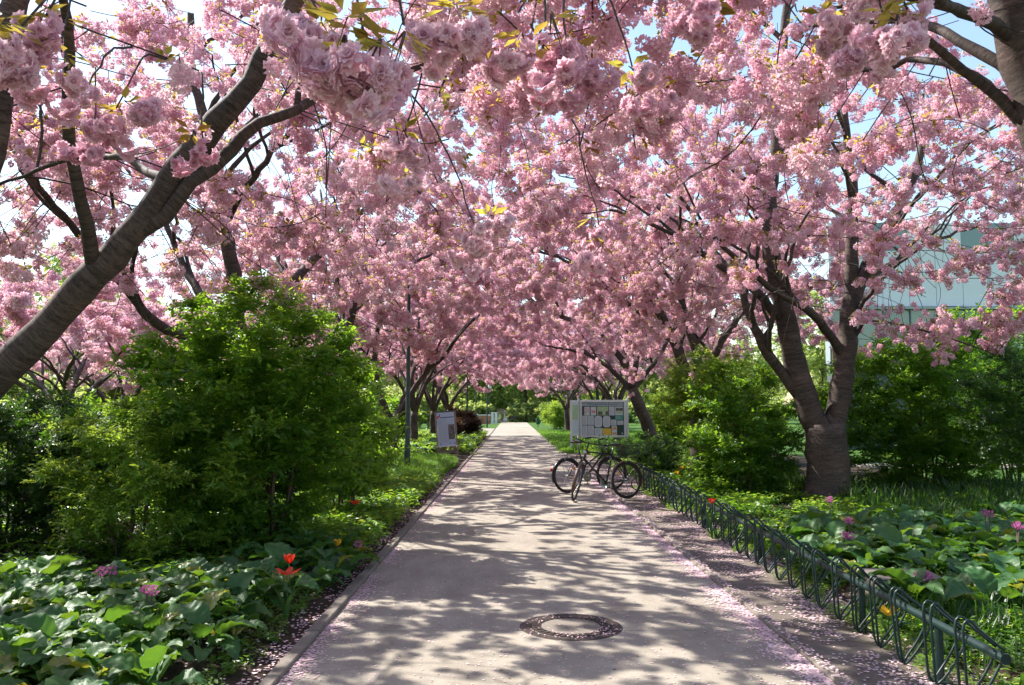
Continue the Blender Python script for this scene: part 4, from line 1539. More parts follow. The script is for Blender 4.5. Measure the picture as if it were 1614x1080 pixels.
def rosette_mesh(name, seed, mat, n=14, h=0.12, l=0.06, spread=0.07, lw=0.55):
    r = random.Random(seed)
    V, F = [], []
    for _ in range(n):
        c = Vector((r.uniform(-1, 1) * spread, r.uniform(-1, 1) * spread, h * r.uniform(0.25, 1)))
        a = r.uniform(0, 6.28)
        out = Vector((math.cos(a), math.sin(a), r.uniform(-0.4, 0.5))).normalized()
        ll = l * r.uniform(0.7, 1.3)
        leaf_faces(c, out, Vector((r.uniform(-.4, .4), r.uniform(-.4, .4), 1)).normalized(), ll * lw, ll, V, F)
    return bpy.data.objects.new(name, mesh(name, V, F, [mat]))


TUFT = [tuft_mesh('grass_tuft', i, M['grass']) for i in range(3)]
TUFTD = [tuft_mesh('grass_tuft_dark', 60 + i, M['leaf_dark'], 14, 0.26, 0.012, 0.1, 0.6) for i in range(2)]
LAWN = [tuft_mesh('lawn_tuft', 5 + i, M['grass'], 22, 0.07, 0.006, 0.14, 0.7) for i in range(3)]
ROS = [rosette_mesh('rosette', 10 + i, M['grass']) for i in range(3)]
ROSB = [rosette_mesh('rosette', 14 + i, M['leaf_bright'], 15, 0.13, 0.05) for i in range(3)]
ROSD = [rosette_mesh('rosette', 18 + i, M['leaf'], 16, 0.14, 0.055) for i in range(3)]
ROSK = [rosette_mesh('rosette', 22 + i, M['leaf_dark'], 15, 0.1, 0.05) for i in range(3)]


def cover(name, label, cat, xr, yr, n, srcs, zf, seed, scl=(0.7, 1.3), ok=None, thr=-0.25, ybias=1.0):
    g = np.random.default_rng(seed)
    p = []
    while len(p) < n:
        x = g.uniform(*xr)
        y = yr[0] + (yr[1] - yr[0]) * g.random() ** ybias
        if ok is not None and not ok(x, y): continue
        if mnoise.noise(Vector((x * 1.1, y * 1.1, seed))) < thr: continue
        p.append((x, y, zf(x, y) - 0.005))
    k = len(p)
    rot = np.stack([g.normal(0, 0.15, k), g.normal(0, 0.15, k), g.uniform(0, 6.283, k)], 1)
    return scatter(name, p, rot, g.uniform(scl[0], scl[1], k), srcs, None, label, cat)


cover('ground_cover', 'fine leafy ground cover along the left kerb before the lamp post', 'ground cover', (-3.4, -1.62), (8.8, 17.5), 2600, ROSB + ROSD, zl, 31, (0.8, 1.9), lambda x, y: x < -1.6 - 0.12 * mnoise.noise(Vector((0, y * 1.5, 2))), -0.4)
cover('grass', 'long bright grass round the foot of the nearest lamp post', 'grass', (-3.3, -1.7), (16.5, 25.2), 3000, TUFT, zl, 32, (0.8, 1.4), lambda x, y: y < 24.6 or x < -2.7, -0.5)
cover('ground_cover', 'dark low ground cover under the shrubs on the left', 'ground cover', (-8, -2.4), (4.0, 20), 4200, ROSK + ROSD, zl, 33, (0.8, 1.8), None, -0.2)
cover('grass', 'grass blades at the bottom left corner of the bed', 'grass', (-3.7, -2.2), (3.8, 5.6), 260, TUFT, zl, 34, (0.6, 1.1), None, 0.0)
cover('ground_cover', 'weeds at the foot of the bergenias along the left kerb', 'ground cover', (-2.2, -1.62), (4.0, 9.0), 260, ROSD + ROS, zl, 43, (0.3, 0.7), None, -0.05)
cover('ground_cover', 'low green ground cover in the bed behind the bicycle rack', 'ground cover', (2.8, 7.5), (6.5, 17), 4600, ROSD + ROSK + ROSB[:1], zr, 35, (0.7, 1.6), lambda x, y: x > 2.75 + (0.35 if y < 7.6 else 0), -0.25)
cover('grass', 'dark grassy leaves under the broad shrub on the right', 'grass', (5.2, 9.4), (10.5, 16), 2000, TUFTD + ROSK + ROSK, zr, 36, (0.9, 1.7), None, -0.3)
cover('grass', 'grass and weeds at the near end of the bicycle rack', 'grass', (2.65, 4.6), (4.2, 6.5), 800, ROSK + ROSD + ROSB[:1] + TUFTD[:1], zr, 37, (0.5, 1.1), lambda x, y: x > 2.72, -0.2)
cover('ground_cover', 'small weeds growing up between the rack hoops', 'weeds', (2.5, 2.95), (4.6, 17), 620, ROSD + ROSB, lambda x, y: 0.0, 44, (0.3, 0.85), None, 0.0)
cover('ground_cover', 'green undergrowth behind the bicycles', 'ground cover', (2.8, 6), (16, 31), 3200, ROSD + ROSB, zr, 38, (0.9, 2.0), None, -0.35)
cover('lawn_grass', 'short lawn grass beside the path round the notice board', 'grass', (2.05, 9), (30.5, 60), 9000, LAWN, lambda x, y: -0.01, 39, (1.2, 2.6), None, -0.6, 1.3)
cover('ground_cover', 'leafy ground cover under the left row beyond the sign', 'ground cover', (-6.5, -1.6), (24, 50), 3400, ROSD + ROSB, zl, 40, (1.4, 3.0), lambda x, y: y > 28.6 or x < -2.8, -0.4)

# fallen petals, real little petals lying on path, kerb and strip
def fallen():
    g = np.random.default_rng(77)
    X, Yy, S = [], [], []

    def put(n, fx, y0, y1, b, s0, thr=None, fq=2.0):
        yy = y0 + (y1 - y0) * g.random(n) ** b
        xx = fx(n)
        if thr is not None:
            m = np.array([mnoise.noise(Vector((x * fq * 1.3, y * fq, 5))) > thr - 0.35 * g.random() for x, y in zip(xx, yy)])
            xx, yy = xx[m], yy[m]
        X.append(xx)
        Yy.append(yy)
        S.append(np.full(len(xx), s0) * (1 + yy * 0.03))
    put(5200, lambda n: XL + np.abs(g.normal(0, 0.09, n)) + 0.005, 3.4, 26, 1.5, 0.011, 0.05)
    put(1800, lambda n: XL - 0.1 - np.abs(g.normal(0, 0.13, n)), 3.4, 22, 1.5, 0.012, 0.0)
    put(12500, lambda n: XR - np.abs(g.normal(0, 0.085, n)) - 0.005, 3.4, 26, 1.35, 0.011, -0.1)
    put(2600, lambda n: XR - 0.05 - np.abs(g.normal(0, 0.25, n)), 3.4, 26, 1.5, 0.011, 0.05)
    put(1300, lambda n: g.uniform(XR, XR + 0.085, n), 3.4, 26, 1.5, 0.011)
    put(13000, lambda n: XR + 0.1 + g.beta(2.2, 1.4, n) * 0.85, 3.4, 24, 1.35, 0.012, 0.02)
    put(5500, lambda n: g.uniform(XL, XR, n), 3.4, 32, 1.5, 0.0085)
    put(2500, lambda n: g.uniform(-3.4, XL - 0.1, n), 3.6, 20, 1.2, 0.012)
    put(2500, lambda n: g.uniform(2.8, 5, n), 4, 20, 1.2, 0.012)
    X, Yy, S = map(np.concatenate, (X, Yy, S))
    n = len(X)
    Z = np.empty(n)
    for i in range(n):
        x, y = X[i], Yy[i]
        if x < XL - 0.085: Z[i] = bed_z(x, y, -1) + 0.004
        elif x < XL: Z[i] = 0.042
        elif x < XR: Z[i] = 0.0025
        elif x < XR + 0.088: Z[i] = 0.034
        elif x < 2.75: Z[i] = -0.006 + 0.5 * hills(x, y) * min(1, (x - XR - 0.08) / 0.3) + 0.004
        else: Z[i] = bed_z(x, y, 1) + 0.004
    a = g.uniform(0, 6.283, n)
    V = np.zeros((n, 4, 3))
    tl = g.normal(0, 0.25, (n, 2))
    for k, (u, v) in enumerate(((-1, -.1), (0, -.75), (1, .05), (0.1, .8))):
        u = u * S * g.uniform(0.7, 1.2, n)
        v = v * S * g.uniform(0.7, 1.2, n)
        dz = np.abs(u * tl[:, 0] + v * tl[:, 1]) + g.random(n) * 0.0015
        V[:, k, 0] = X + u * np.cos(a) - v * np.sin(a)
        V[:, k, 1] = Yy + u * np.sin(a) + v * np.cos(a)
        V[:, k, 2] = Z + dz
    F = [(4 * i, 4 * i + 1, 4 * i + 2, 4 * i + 3) for i in range(n)]
    o = link('fallen_petals', mesh('fallen_petals', V.reshape(-1, 3), F, M['fallen']))
    tag(o, 'pink fallen petals drifted along both kerbs and the trodden strip', 'petals', None, 'stuff')
    # brown litter flecks
    n = 2600
    X = np.concatenate([g.uniform(XL, XR, 700), g.uniform(XR + 0.1, 2.8, 1300), g.uniform(XL - 0.5, XL - 0.1, 600)])
    Yy = 3.5 + 22 * g.random(n) ** 1.5
    V, F = [], []
    for x, y in zip(X, Yy):
        z = 0.003 if XL < x < XR else (bed_z(x, y, -1) + 0.006 if x < 0 else 0.5 * hills(x, y) + 0.004)
        s = g.uniform(0.005, 0.014)
        q = g.uniform(0, 6.28)
        c, d = math.cos(q) * s, math.sin(q) * s
        k = len(V)
        V += [(x - c, y - d, z), (x + d * 0.3, y - c * 0.3, z + 0.002), (x + c, y + d, z), (x - d * 0.3, y + c * 0.3, z + 0.003)]
        F.append((k, k + 1, k + 2, k + 3))
    o = link('dry_litter', mesh('dry_litter', V, F, M['litter']))
    tag(o, 'brown bud scales and leaf bits scattered on path and dirt', 'litter', None, 'stuff')


fallen()

# ------------------------------------------------------------------ manhole
mh = empty('manhole_cover', tuple(G(900, 988)), 0.2, 'round iron manhole cover with concrete centre in the path', 'manhole')
c0 = mh.location
MB().lathe([(0.30, -0.004), (0.302, 0.002), (0.312, 0.0045), (0.372, 0.0045), (0.378, 0.002), (0.38, -0.006)], K=64).build('outer_frame', M['iron'], mh, smooth=False)
mb = MB()
mb.lathe([(0.0, -0.001), (0.29, -0.001), (0.30, 0.0005)], K=48)
mb.build('groove', M['soil'], mh)
mb = MB()
mb.lathe([(0.222, 0.0), (0.224, 0.0075), (0.29, 0.0075), (0.292, 0.0)], K=64)
for k in range(32):
    a = k * math.pi / 16
    mb.box((0.257 * math.cos(a), 0.257 * math.sin(a), 0.009), (0.05, 0.018, 0.006), rot=Matrix.Rotation(a, 3, 'Z'))
mb.build('ribbed_ring', M['iron'], mh)
MB().lathe([(0.221, -0.001), (0.217, 0.006), (0.0, 0.0065)], K=64).build('concrete_centre', M['kerb'], mh)
g_ = np.random.default_rng(3)
mb = MB()
for k in range(150):
    a = g_.uniform(0, 6.28)
    if g_.random() < 0.5: a = g_.normal(-0.9, 0.5)
    rr_ = g_.uniform(0.225, 0.375)
    x, y = rr_ * math.cos(a), rr_ * math.sin(a)
    s = 0.009
    q = g_.uniform(0, 6.28)
    cc, dd = math.cos(q) * s, math.sin(q) * s
    z = 0.0135
    mb.add([(x - cc, y - dd, z), (x + dd * .7, y - cc * .7, z + .001), (x + cc, y + dd, z + .002), (x - dd * .7, y + cc * .7, z + .001)], [(0, 1, 2, 3)])
o = mb.build('petals_in_rim', M['fallen'], mh)
o['kind'] = 'stuff'

# ------------------------------------------------------------------ bicycle rack
rack = empty('bicycle_rack', (2.53, 4.32, 0), 0, 'long dark green bicycle rack of wire hoops on a tube rail beside the path', 'bicycle rack')
RA, RB = Vector((2.53, 4.32, 0.325)), Vector((2.75, 17.4, 0.325))
rd = (RB - RA).normalized()
ro = RA * 1.0
ro.z = 0
segs = 5
for k in range(segs):
    a = RA.lerp(RB, k / segs) - ro
    b_ = RA.lerp(RB, (k + 1) / segs) - ro
    mb = MB()
    mb.tube([a + rd * 0.004, b_ - rd * 0.004], 0.0245, 16)
    if k == 0: mb.tube([a - rd * 0.0, a - rd * 0.012, a - rd * 0.0121], [0.028, 0.028, 0.0], 16, cap=False)
    mb.build('rail', M['rackgreen'], rack, smooth=False)
    if k:
        MB().tube([a - rd * 0.045, a + rd * 0.045], 0.028, 16).build('joint_sleeve', M['rackgreen'], rack)
for yy in (5.0, 6.12, 8.75, 11.4, 14.0, 16.6):
    t = (yy - RA.y) / (RB.y - RA.y)
    p = RA.lerp(RB, t) - ro
    mb = MB()
    mb.tube([(p.x, p.y, -0.03), (p.x, p.y, 0.30)], 0.024, 12)
    mb.box((p.x, p.y, 0.0), (0.1, 0.1, 0.012))
    mb.build('post', M['rackgreen'], rack)
hoop_me = None
yaw = math.atan2(rd.y, rd.x) - math.pi / 2
if hoop_me is None:
    mb = MB()
    h = 0.036
    pts = []
    # closed loop of bent rod: up the front, over the top, back to the rail, down and round again
    fr_ = [(-0.035, 0.0, -0.02)]
    A = Vector((-0.165, 0, 0.50))
    B = Vector((-0.15, 0, 0.06))
    Rr = Vector((0.028, 0, 0.33))
    loop = []
    for sgn in (1, -1):
        o_ = Vector((0, sgn * h, 0))
        # from rail to apex to bottom
        leg = [Rr + Vector((0.0, 0, 0.02)) + o_, A + Vector((0.05, 0, -0.035)) + o_, A + Vector((0.022, 0, 0.0)) + o_, A + Vector((0, 0, 0.004)) + o_,
               A + Vector((-0.018, 0, -0.014)) + o_, A + Vector((-0.024, 0, -0.05)) + o_, A.lerp(B, 0.5) + Vector((-0.024, 0, 0)) + o_, B + Vector((-0.02, 0, 0.05)) + o_ * 0.95,
               B + Vector((-0.012, 0, 0.02)) + o_ * 0.8, B + Vector((0.0, 0, 0.0)) + o_ * 0.5]
        back = [B + Vector((0.012, 0, 0.004)) + o_ * 0.5, B + Vector((0.03, 0, 0.03)) + o_ * 0.9, B.lerp(Rr, 0.5) + Vector((0.012, 0, -0.01)) + o_, Rr + Vector((0.0, 0, -0.01)) + o_]
        pl, _ = catmull([tuple(q) for q in leg + back], 0.03)
        mb.tube(pl, 0.0075, 7)
    hoop_me = mb.mesh('hoop', M['rackgreen'], smooth=True)
ny = int((RB.y - RA.y - 0.2) / 0.352)
for k in range(ny + 1):
    p = RA + rd * (0.10 + 0.352 * k) - ro
    o = link('hoop', hoop_me, rack, (p.x, p.y, 0))
    o.rotation_euler = (rng.uniform(-0.045, 0.045), rng.uniform(-0.05, 0.05), yaw + rng.uniform(-0.14, 0.14))

# ------------------------------------------------------------------ bicycles
def wheel(parent, loc, name='wheel', rim='rubber', r=0.33):
    w_ = empty(name, loc)
    w_.parent = parent
    ring = lambda R_, n=48: [(R_ * math.cos(2 * math.pi * k / n), 0, R_ * math.sin(2 * math.pi * k / n)) for k in range(n)]
    MB().tube(ring(r - 0.018), 0.0185, 10, closed=True).build('tyre', M['rubber'], w_, smooth=True)
    MB().tube(ring(r - 0.045), 0.0125, 8, closed=True).build('rim', M['iron'], w_, smooth=True)
    mb = MB()
    mb.tube([(0, -0.045, 0), (0, 0.045, 0)], 0.02, 12)
    for k in range(28):
        a = 2 * math.pi * k / 28
        s = 0.035 * (1 if k % 2 else -1)
        b2 = a + (0.35 if k % 4 < 2 else -0.35)
        mb.tube([(0.02 * math.cos(b2), s, 0.02 * math.sin(b2)), ((r - 0.05) * math.cos(a), 0, (r - 0.05) * math.sin(a))], 0.0016, 3, cap=False)
    o = mb.build('spokes', M['chrome'], w_)
    return w_


def bicycle(loc, rz, lean, steer, label, fender, basket, has_rack, colour, low=False):
    """x points forward, the rear hub stands above the origin"""
    root = empty('bicycle', loc, rz, label, 'bicycle')
    root.rotation_euler = (lean, 0, rz)
    hub = Vector((0, 0, 0.33))
    wb = 1.06
    bb = Vector((0.44, 0, 0.29))
    st = Vector((0.30, 0, 0.80))
    ht = Vector((0.84, 0, 0.86))
    hb = Vector((0.885, 0, 0.74))
    fh = Vector((wb, 0, 0.33))
    mb = MB()
    mb.tube([bb, st + Vector((-0.008, 0, 0.04))], 0.0165, 10)
    mb.tube([bb, hb], 0.0185, 10)
    if low: mb.tube([bb + Vector((-0.05, 0, 0.2)), hb + Vector((0, 0, 0.03))], 0.0145, 10)
    else: mb.tube([st, ht], 0.0155, 10)
    mb.tube([ht + (ht - hb) * 0.35, hb - (ht - hb) * 0.2], 0.021, 10)
    for s in (-1, 1):
        mb.tube([bb + Vector((0, s * 0.03, 0)), hub + Vector((0.02, s * 0.062, 0))], 0.0095, 8)
        mb.tube([st + Vector((0, s * 0.02, -0.02)), hub + Vector((0, s * 0.062, 0.0))], 0.008, 8)
    mb.tube([bb + Vector((0, -0.05, 0)), bb + Vector((0, 0.05, 0))], 0.025, 12)
    mb.build('frame', M['black'], root, smooth=True)
    wheel(root, hub)
    # steering
    ax = (ht - hb).normalized()
    Rm = Matrix.Rotation(steer, 3, ax)
    piv = hb
    f = empty('fork', (0, 0, 0))
    f.parent = root
    T = lambda p: Rm @ (Vector(p) - piv) + piv
    mb = MB()
    for s in (-1, 1):
        mb.tube([T(hb + Vector((0.0, s * 0.012, -0.03))), T(hb + Vector((0.03, s * 0.055, -0.06))), T(hb.lerp(fh, 0.6) + Vector((0.0, s * 0.055, 0))), T(fh + Vector((0, s * 0.055, 0)))], [0.014, 0.0135, 0.011, 0.008], 8)
    mb.build('fork_blades', M['black'], f, smooth=True)
    wf = wheel(root, T(fh), 'wheel')
    wf.rotation_euler = Rm.to_euler()
    sb = ht + ax * 0.16
    mb = MB()
    mb.tube([T(ht), T(sb)], 0.0125, 8)
    mb.tube([T(sb), T(sb + Vector((0.06, 0, 0.01)))], 0.0125, 8)
    bar = [(-0.14, -0.31, 0.015), (-0.03, -0.29, 0.03), (0.04, -0.2, 0.03), (0.06, -0.06, 0.01), (0.06, 0.06, 0.01), (0.04, 0.2, 0.03), (-0.03, 0.29, 0.03), (-0.14, 0.31, 0.015)]
    pl, _ = catmull([tuple(T(sb + Vector(q))) for q in bar], 0.03)
    mb.tube(pl, 0.0115, 8)
    hbr = mb.build('handlebar', M['black'], root, smooth=True)
    for s in (-1, 1):
        MB().tube([T(sb + Vector((-0.15, s * 0.312, 0.013))), T(sb + Vector((-0.03, s * 0.29, 0.03)))], 0.0175, 10).build('grip', M['rubber'], hbr, smooth=True)
        MB().tube([T(sb + Vector((0.03, s * 0.21, 0.025))), T(sb + Vector((0.0, s * 0.24, -0.02))), T(sb + Vector((-0.08, s * 0.28, -0.04)))], 0.005, 6).build('brake_lever', M['chrome'], hbr, smooth=True)
    # saddle
    sp = st + Vector((-0.012, 0, 0.04))
    top = st + (st - bb).normalized() * 0.14
    MB().tube([sp, top], 0.0125, 8).build('seat_post', M['chrome'], root, smooth=True)
    V, F = [], []
    prof = [(-0.14, 0.055, 0.03, 0.0), (-0.12, 0.082, 0.045, 0.006), (-0.06, 0.08, 0.045, 0.004), (0.0, 0.05, 0.04, 0.0), (0.07, 0.024, 0.034, 0.002), (0.13, 0.016, 0.028, 0.0)]
    K = 10
    for x, hw, th, dz in prof:
        for k in range(K):
            a = 2 * math.pi * k / K
            V.append((top.x + x, hw * math.cos(a), top.z + 0.035 + dz + th * 0.5 * math.sin(a) * (1 if math.sin(a) > 0 else 1.2)))
    for j in range(len(prof) - 1):
        for k in range(K):
            F.append((j * K + k, j * K + (k + 1) % K, (j + 1) * K + (k + 1) % K, (j + 1) * K + k)[::-1])
    F.append(tuple(range(K)))
    F.append(tuple(range((len(prof) - 1) * K, len(prof) * K))[::-1])
    link('saddle', mesh('saddle', V, F, M['black'], smooth=True), root)
    # mudguards
    def guard(c, a0, a1, mat, nm, tr=None, R_=0.352):
        V, F = [], []
        n = 22
        for j in range(n + 1):
            a = a0 + (a1 - a0) * j / n
            for y, rr2 in ((-0.03, R_ - 0.016), (-0.018, R_), (0.018, R_), (0.03, R_ - 0.016)):
                v = Vector((c.x + rr2 * math.cos(a), y, c.z + rr2 * math.sin(a)))
                V.append(tuple(tr(v) if tr else v))
        for j in range(n):
            for k in range(3):
                F.append((j * 4 + k, j * 4 + k + 1, j * 4 + k + 5, j * 4 + k + 4))
        me = mesh(nm, V, F, mat, smooth=True)
        link(nm, me, root)
    guard(hub, R(20), R(200), fender, 'rear_mudguard')
    guard(fh, R(-20), R(150), fender, 'front_mudguard', T)
    # chainring, cranks, pedals, chain case
    cr = MB().lathe([(0.05, -0.002), (0.092, -0.003), (0.096, 0.0), (0.092, 0.003), (0.05, 0.002)], (bb.x, -0.052, bb.z), 32, rot=Matrix.Rotation(math.pi / 2, 3, 'X'))
    cr.box((bb.x, -0.052, bb.z), (0.03, 0.006, 0.18))
    cr.box((bb.x, -0.052, bb.z), (0.18, 0.006, 0.03))
    cr.build('chainring', M['chrome'], root)
    MB().tube([(bb.x, -0.052, bb.z + 0.093), (0.0, -0.045, hub.z + 0.04)], 0.004, 5).tube([(bb.x, -0.052, bb.z - 0.093), (0.0, -0.045, hub.z - 0.04)], 0.004, 5).build('chain', M['iron'], root)
    for s in (-1, 1):
        e = bb + Vector((0.1 * s, s * 0.075, -0.14 * s))
        c = MB().tube([bb + Vector((0, s * 0.07, 0)), e], 0.009, 8).build('crank', M['chrome'], root, smooth=True)
        MB().box(e + Vector((0, s * 0.05, 0)), (0.085, 0.075, 0.022), bev=0.004).build('pedal', M['rubber'], c)
    # stand
    MB().tube([(0.36, 0.03, 0.27), (0.30, 0.14 if lean <= 0 else -0.14, 0.02)], 0.008, 6).build('kickstand', M['chrome'], root, smooth=True)
    if has_rack:
        mb = MB()
        z = 0.735
        for s in (-1, 1):
            mb.tube([(0.26, s * 0.03, z + 0.02), (0.16, s * 0.06, z), (-0.2, s * 0.06, z), (-0.27, s * 0.045, z - 0.005), (-0.285, 0, z - 0.008)], 0.006, 6)
            mb.tube([(-0.1, s * 0.06, z), (0.0, s * 0.07, 0.34)], 0.005, 6)
        for x in (0.1, 0.0, -0.1, -0.2):
            mb.tube([(x, -0.06, z), (x, 0.06, z)], 0.005, 6)
        mb.build('luggage_rack', M['black'] if basket else M['chrome'], root, smooth=True)
    rl = MB().lathe([(0, 0.0), (0.025, 0.003), (0.03, 0.015), (0.022, 0.03), (0, 0.034)], (-0.352, 0, 0.46), 14, rot=Matrix.Rotation(-math.pi / 2, 3, 'Y'))
    if low: rl.build('tail_light', M['redlens'], root, smooth=True)
    MB().lathe([(0, -0.004), (0.03, -0.002), (0.03, 0.002), (0, 0.004)], (0.17, 0.0, 0.46), 12, rot=Matrix.Rotation(math.pi / 2, 3, 'X')).build('spoke_reflector', M['orange'], root)
    fl_ = T(hb + Vector((0.09, 0, 0.13)))
    MB().lathe([(0.0, -0.04), (0.018, -0.035), (0.032, 0.0), (0.034, 0.012), (0.0, 0.016)], fl_, 14, rot=(Rm @ Matrix.Rotation(math.pi / 2, 3, 'Y'))).build('headlight', M['chrome'], root, smooth=True)
    if basket:
        mb = MB()
        z0, z1 = 0.75, 0.95
        for z, q in ((z0, 0.8), (z0 + 0.07, 0.87), (z0 + 0.14, 0.94), (z1, 1.0)):
            hx, hy = 0.18 * q, 0.13 * q
            cpt = [(-0.08 - hx, -hy, z), (-0.08 + hx, -hy, z), (-0.08 + hx, hy, z), (-0.08 - hx, hy, z)]
            mb.tube(cpt, 0.004 if z < z1 else 0.006, 5, closed=True)
        for k in range(10):
            x = -0.9 + 1.8 * k / 9
            for s in (-1, 1):
                mb.tube([(-0.08 + x * 0.18 * 0.8, s * 0.13 * 0.8, z0), (-0.08 + x * 0.18, s * 0.13, z1)], 0.0028, 4)
        for k in range(7):
            y = -0.9 + 1.8 * k / 6
            for s in (-1, 1):
                mb.tube([(-0.08 + s * 0.18 * 0.8, y * 0.13 * 0.8, z0), (-0.08 + s * 0.18, y * 0.13, z1)], 0.0028, 4)
            mb.tube([(-0.08 - 0.144, y * 0.104, z0), (-0.08 + 0.144, y * 0.104, z0)], 0.0028, 4)
        mb.build('basket', M['black'], root)
    return root


ga = Vector((2.08, 14.95, 0))
gb = Vector((1.12, 14.45, 0))
bicycle(tuple(ga), math.atan2(gb.y - ga.y, gb.x - ga.x), R(3), R(50), 'black bicycle with rear basket, its front wheel turned to the camera on the path', M['brown_rim'], True, True, 'black')
gc = Vector((1.08, 15.95, 0))
gd = Vector((2.1, 16.55, 0))
bicycle(tuple(gc), math.atan2(gd.y - gc.y, gd.x - gc.x), R(-4), R(-12), 'dark bicycle with chrome luggage rack and red tail light, parked behind the other', M['black'], False, True, 'black', low=True)
# cable lock round the rack
MB().tube([(2.32 + 0.14 * math.cos(a * 0.3), 15.1 + 0.03 * math.sin(a * .6), 0.26 + 0.13 * math.sin(a * 0.3)) for a in range(21)], 0.011, 8, closed=True).build('cable_lock', M['black'], None, smooth=True)
tag(bpy.data.objects['cable_lock'], 'thick black cable lock looped through the basket bicycle rear wheel', 'bicycle lock')


# ------------------------------------------------------------------ notice board
def text_mesh(name, s, size, mat, parent, loc, rot, align='CENTER', depth=0.0):
    cu = bpy.data.curves.new(name, 'FONT')
    cu.body = s
    cu.size = size
    cu.align_x = align
    cu.extrude = depth
    cu.resolution_u = 2
    to = bpy.data.objects.new(name, cu)
    COL.objects.link(to)
    bpy.context.view_layer.update()
    me = bpy.data.meshes.new_from_object(to.evaluated_get(bpy.context.evaluated_depsgraph_get()))
    bpy.data.objects.remove(to)
    me.name = name
    me.materials.clear()
    me.materials.append(mat)
    o = link(name, me, parent, loc)
    o.rotation_euler = rot
    return o


nb0 = P(912, 705, 33.8)
nb = empty('notice_board', (nb0.x, 33.8, 0), R(1.5), 'white framed notice board on posts with papers and a yellow poster, beside the path', 'notice board')
W_, H0, H1 = 2.02, 0.47, 2.0
for x, nm in ((-0.0, 0), (W_, 1)):
    MB().box((x, 0, 1.03), (0.085, 0.085, 2.1), bev=0.008).build('post', M['white'], nb)
MB().box((W_ / 2, 0.03, (H0 + H1) / 2), (W_ - 0.1, 0.06, H1 - H0 - 0.02)).build('case_back', M['backboard'], nb)
fw = 0.085
for (cx_, cz_, sx_, sz_) in ((W_ / 2, H1 - fw / 2, W_ - 0.09, fw), (W_ / 2, H0 + fw / 2, W_ - 0.09, fw), (0.045 + fw / 2 + 0.01, (H0 + H1) / 2, fw, H1 - H0 - 2 * fw - 0.004), (W_ - 0.055 - fw / 2, (H0 + H1) / 2, fw, H1 - H0 - 2 * fw - 0.004)):
    MB().box((cx_, -0.035, cz_), (sx_, 0.07, sz_), bev=0.006).build('frame_bar', M['white'], nb)
for x in (0.35, 1.65):
    MB().lathe([(0, -0.01), (0.016, -0.008), (0.016, 0.0), (0, 0.004)], (x, -0.075, H0 + 0.04), 10, rot=Matrix.Rotation(math.pi / 2, 3, 'X')).build('lock', M['iron'], nb)
# papers: (x0,x1,y0,y1) as fractions of the inner case, top = 0
ix0, ix1, iz0, iz1 = 0.16, W_ - 0.165, H0 + 0.095, H1 - 0.095


def bx(fx0, fx1, fy0, fy1, mat, name='paper', lines=0, lmat='paperline', d=0.0, parent=None):
    x0, x1 = ix0 + (ix1 - ix0) * fx0, ix0 + (ix1 - ix0) * fx1
    z1, z0 = iz1 - (iz1 - iz0) * fy0, iz1 - (iz1 - iz0) * fy1
    mb = MB().box(((x0 + x1) / 2, -0.003 - d, (z0 + z1) / 2), (x1 - x0, 0.003, z1 - z0))
    o = mb.build(name, M[mat], parent or nb)
    if lines:
        mb = MB()
        r = random.Random(int(fx0 * 100 + fy0 * 1000))
        for k in range(lines):
            zz = z1 - (z1 - z0) * (k + 1) / (lines + 1)
            w2 = (x1 - x0) * r.uniform(0.55, 0.8)
            mb.box((x0 + (x1 - x0) * 0.1 + w2 / 2, -0.006 - d, zz), (w2, 0.001, (z1 - z0) / (lines + 1) * 0.35))
        mb.build('print', M[lmat], o)
    return o


bx(0.0, 1.0, 0.0, 0.115, 'header', 'header_strip')
text_mesh('heading', 'Informationen für Besucher', 0.115, M['ink'], nb, ((ix0 + ix1) / 2, -0.0065, iz1 - 0.115), (math.pi / 2, 0, 0))
bx(0.05, 0.18, 0.14, 0.40, 'paper')
mb = MB()
for (u_, v_) in ((0.07, .2), (.11, .24), (.15, .2), (.08, .29), (.14, .3), (.11, .34), (.1, .2), (.13, .26), (.07, .34), (.155, .25)):
    x = ix0 + (ix1 - ix0) * u_
    z = iz1 - (iz1 - iz0) * (v_ - 0.02)
    mb.box((x, -0.006, z), (0.035, 0.002, 0.035), rot=Matrix.Rotation(0.8, 3, 'Y'))
mb.build('print', M['redprint'], nb)
bx(0.205, 0.335, 0.14, 0.40, 'paper')
bx(0.225, 0.265, 0.26, 0.31, 'redprint', 'print', d=0.003)
bx(0.275, 0.315, 0.25, 0.32, 'redprint', 'print', d=0.003)
bx(0.36, 0.63, 0.13, 0.40, 'lime', 'poster', 3, 'lime')
bx(0.38, 0.49, 0.28, 0.39, 'photo_print', 'photo', d=0.003)
bx(0.565, 0.635, 0.27, 0.39, 'photo_print', 'photo', d=0.003)
bx(0.65, 0.785, 0.13, 0.40, 'paper', lines=6)
bx(0.80, 1.0, 0.13, 0.52, 'paper', 'poster')
bx(0.82, 0.99, 0.17, 0.26, 'photo_print', 'photo', d=0.003)
bx(0.82, 0.99, 0.27, 0.34, 'lime', 'photo', d=0.003)
bx(0.80, 1.0, 0.39, 0.54, 'teal', 'poster', 2, 'header', d=0.003)
bx(0.69, 0.795, 0.42, 0.52, 'dgreen', 'poster')
bx(0.0, 0.125, 0.41, 0.69, 'paper', lines=9)
bx(0.135, 0.28, 0.41, 0.69, 'paper', lines=10)
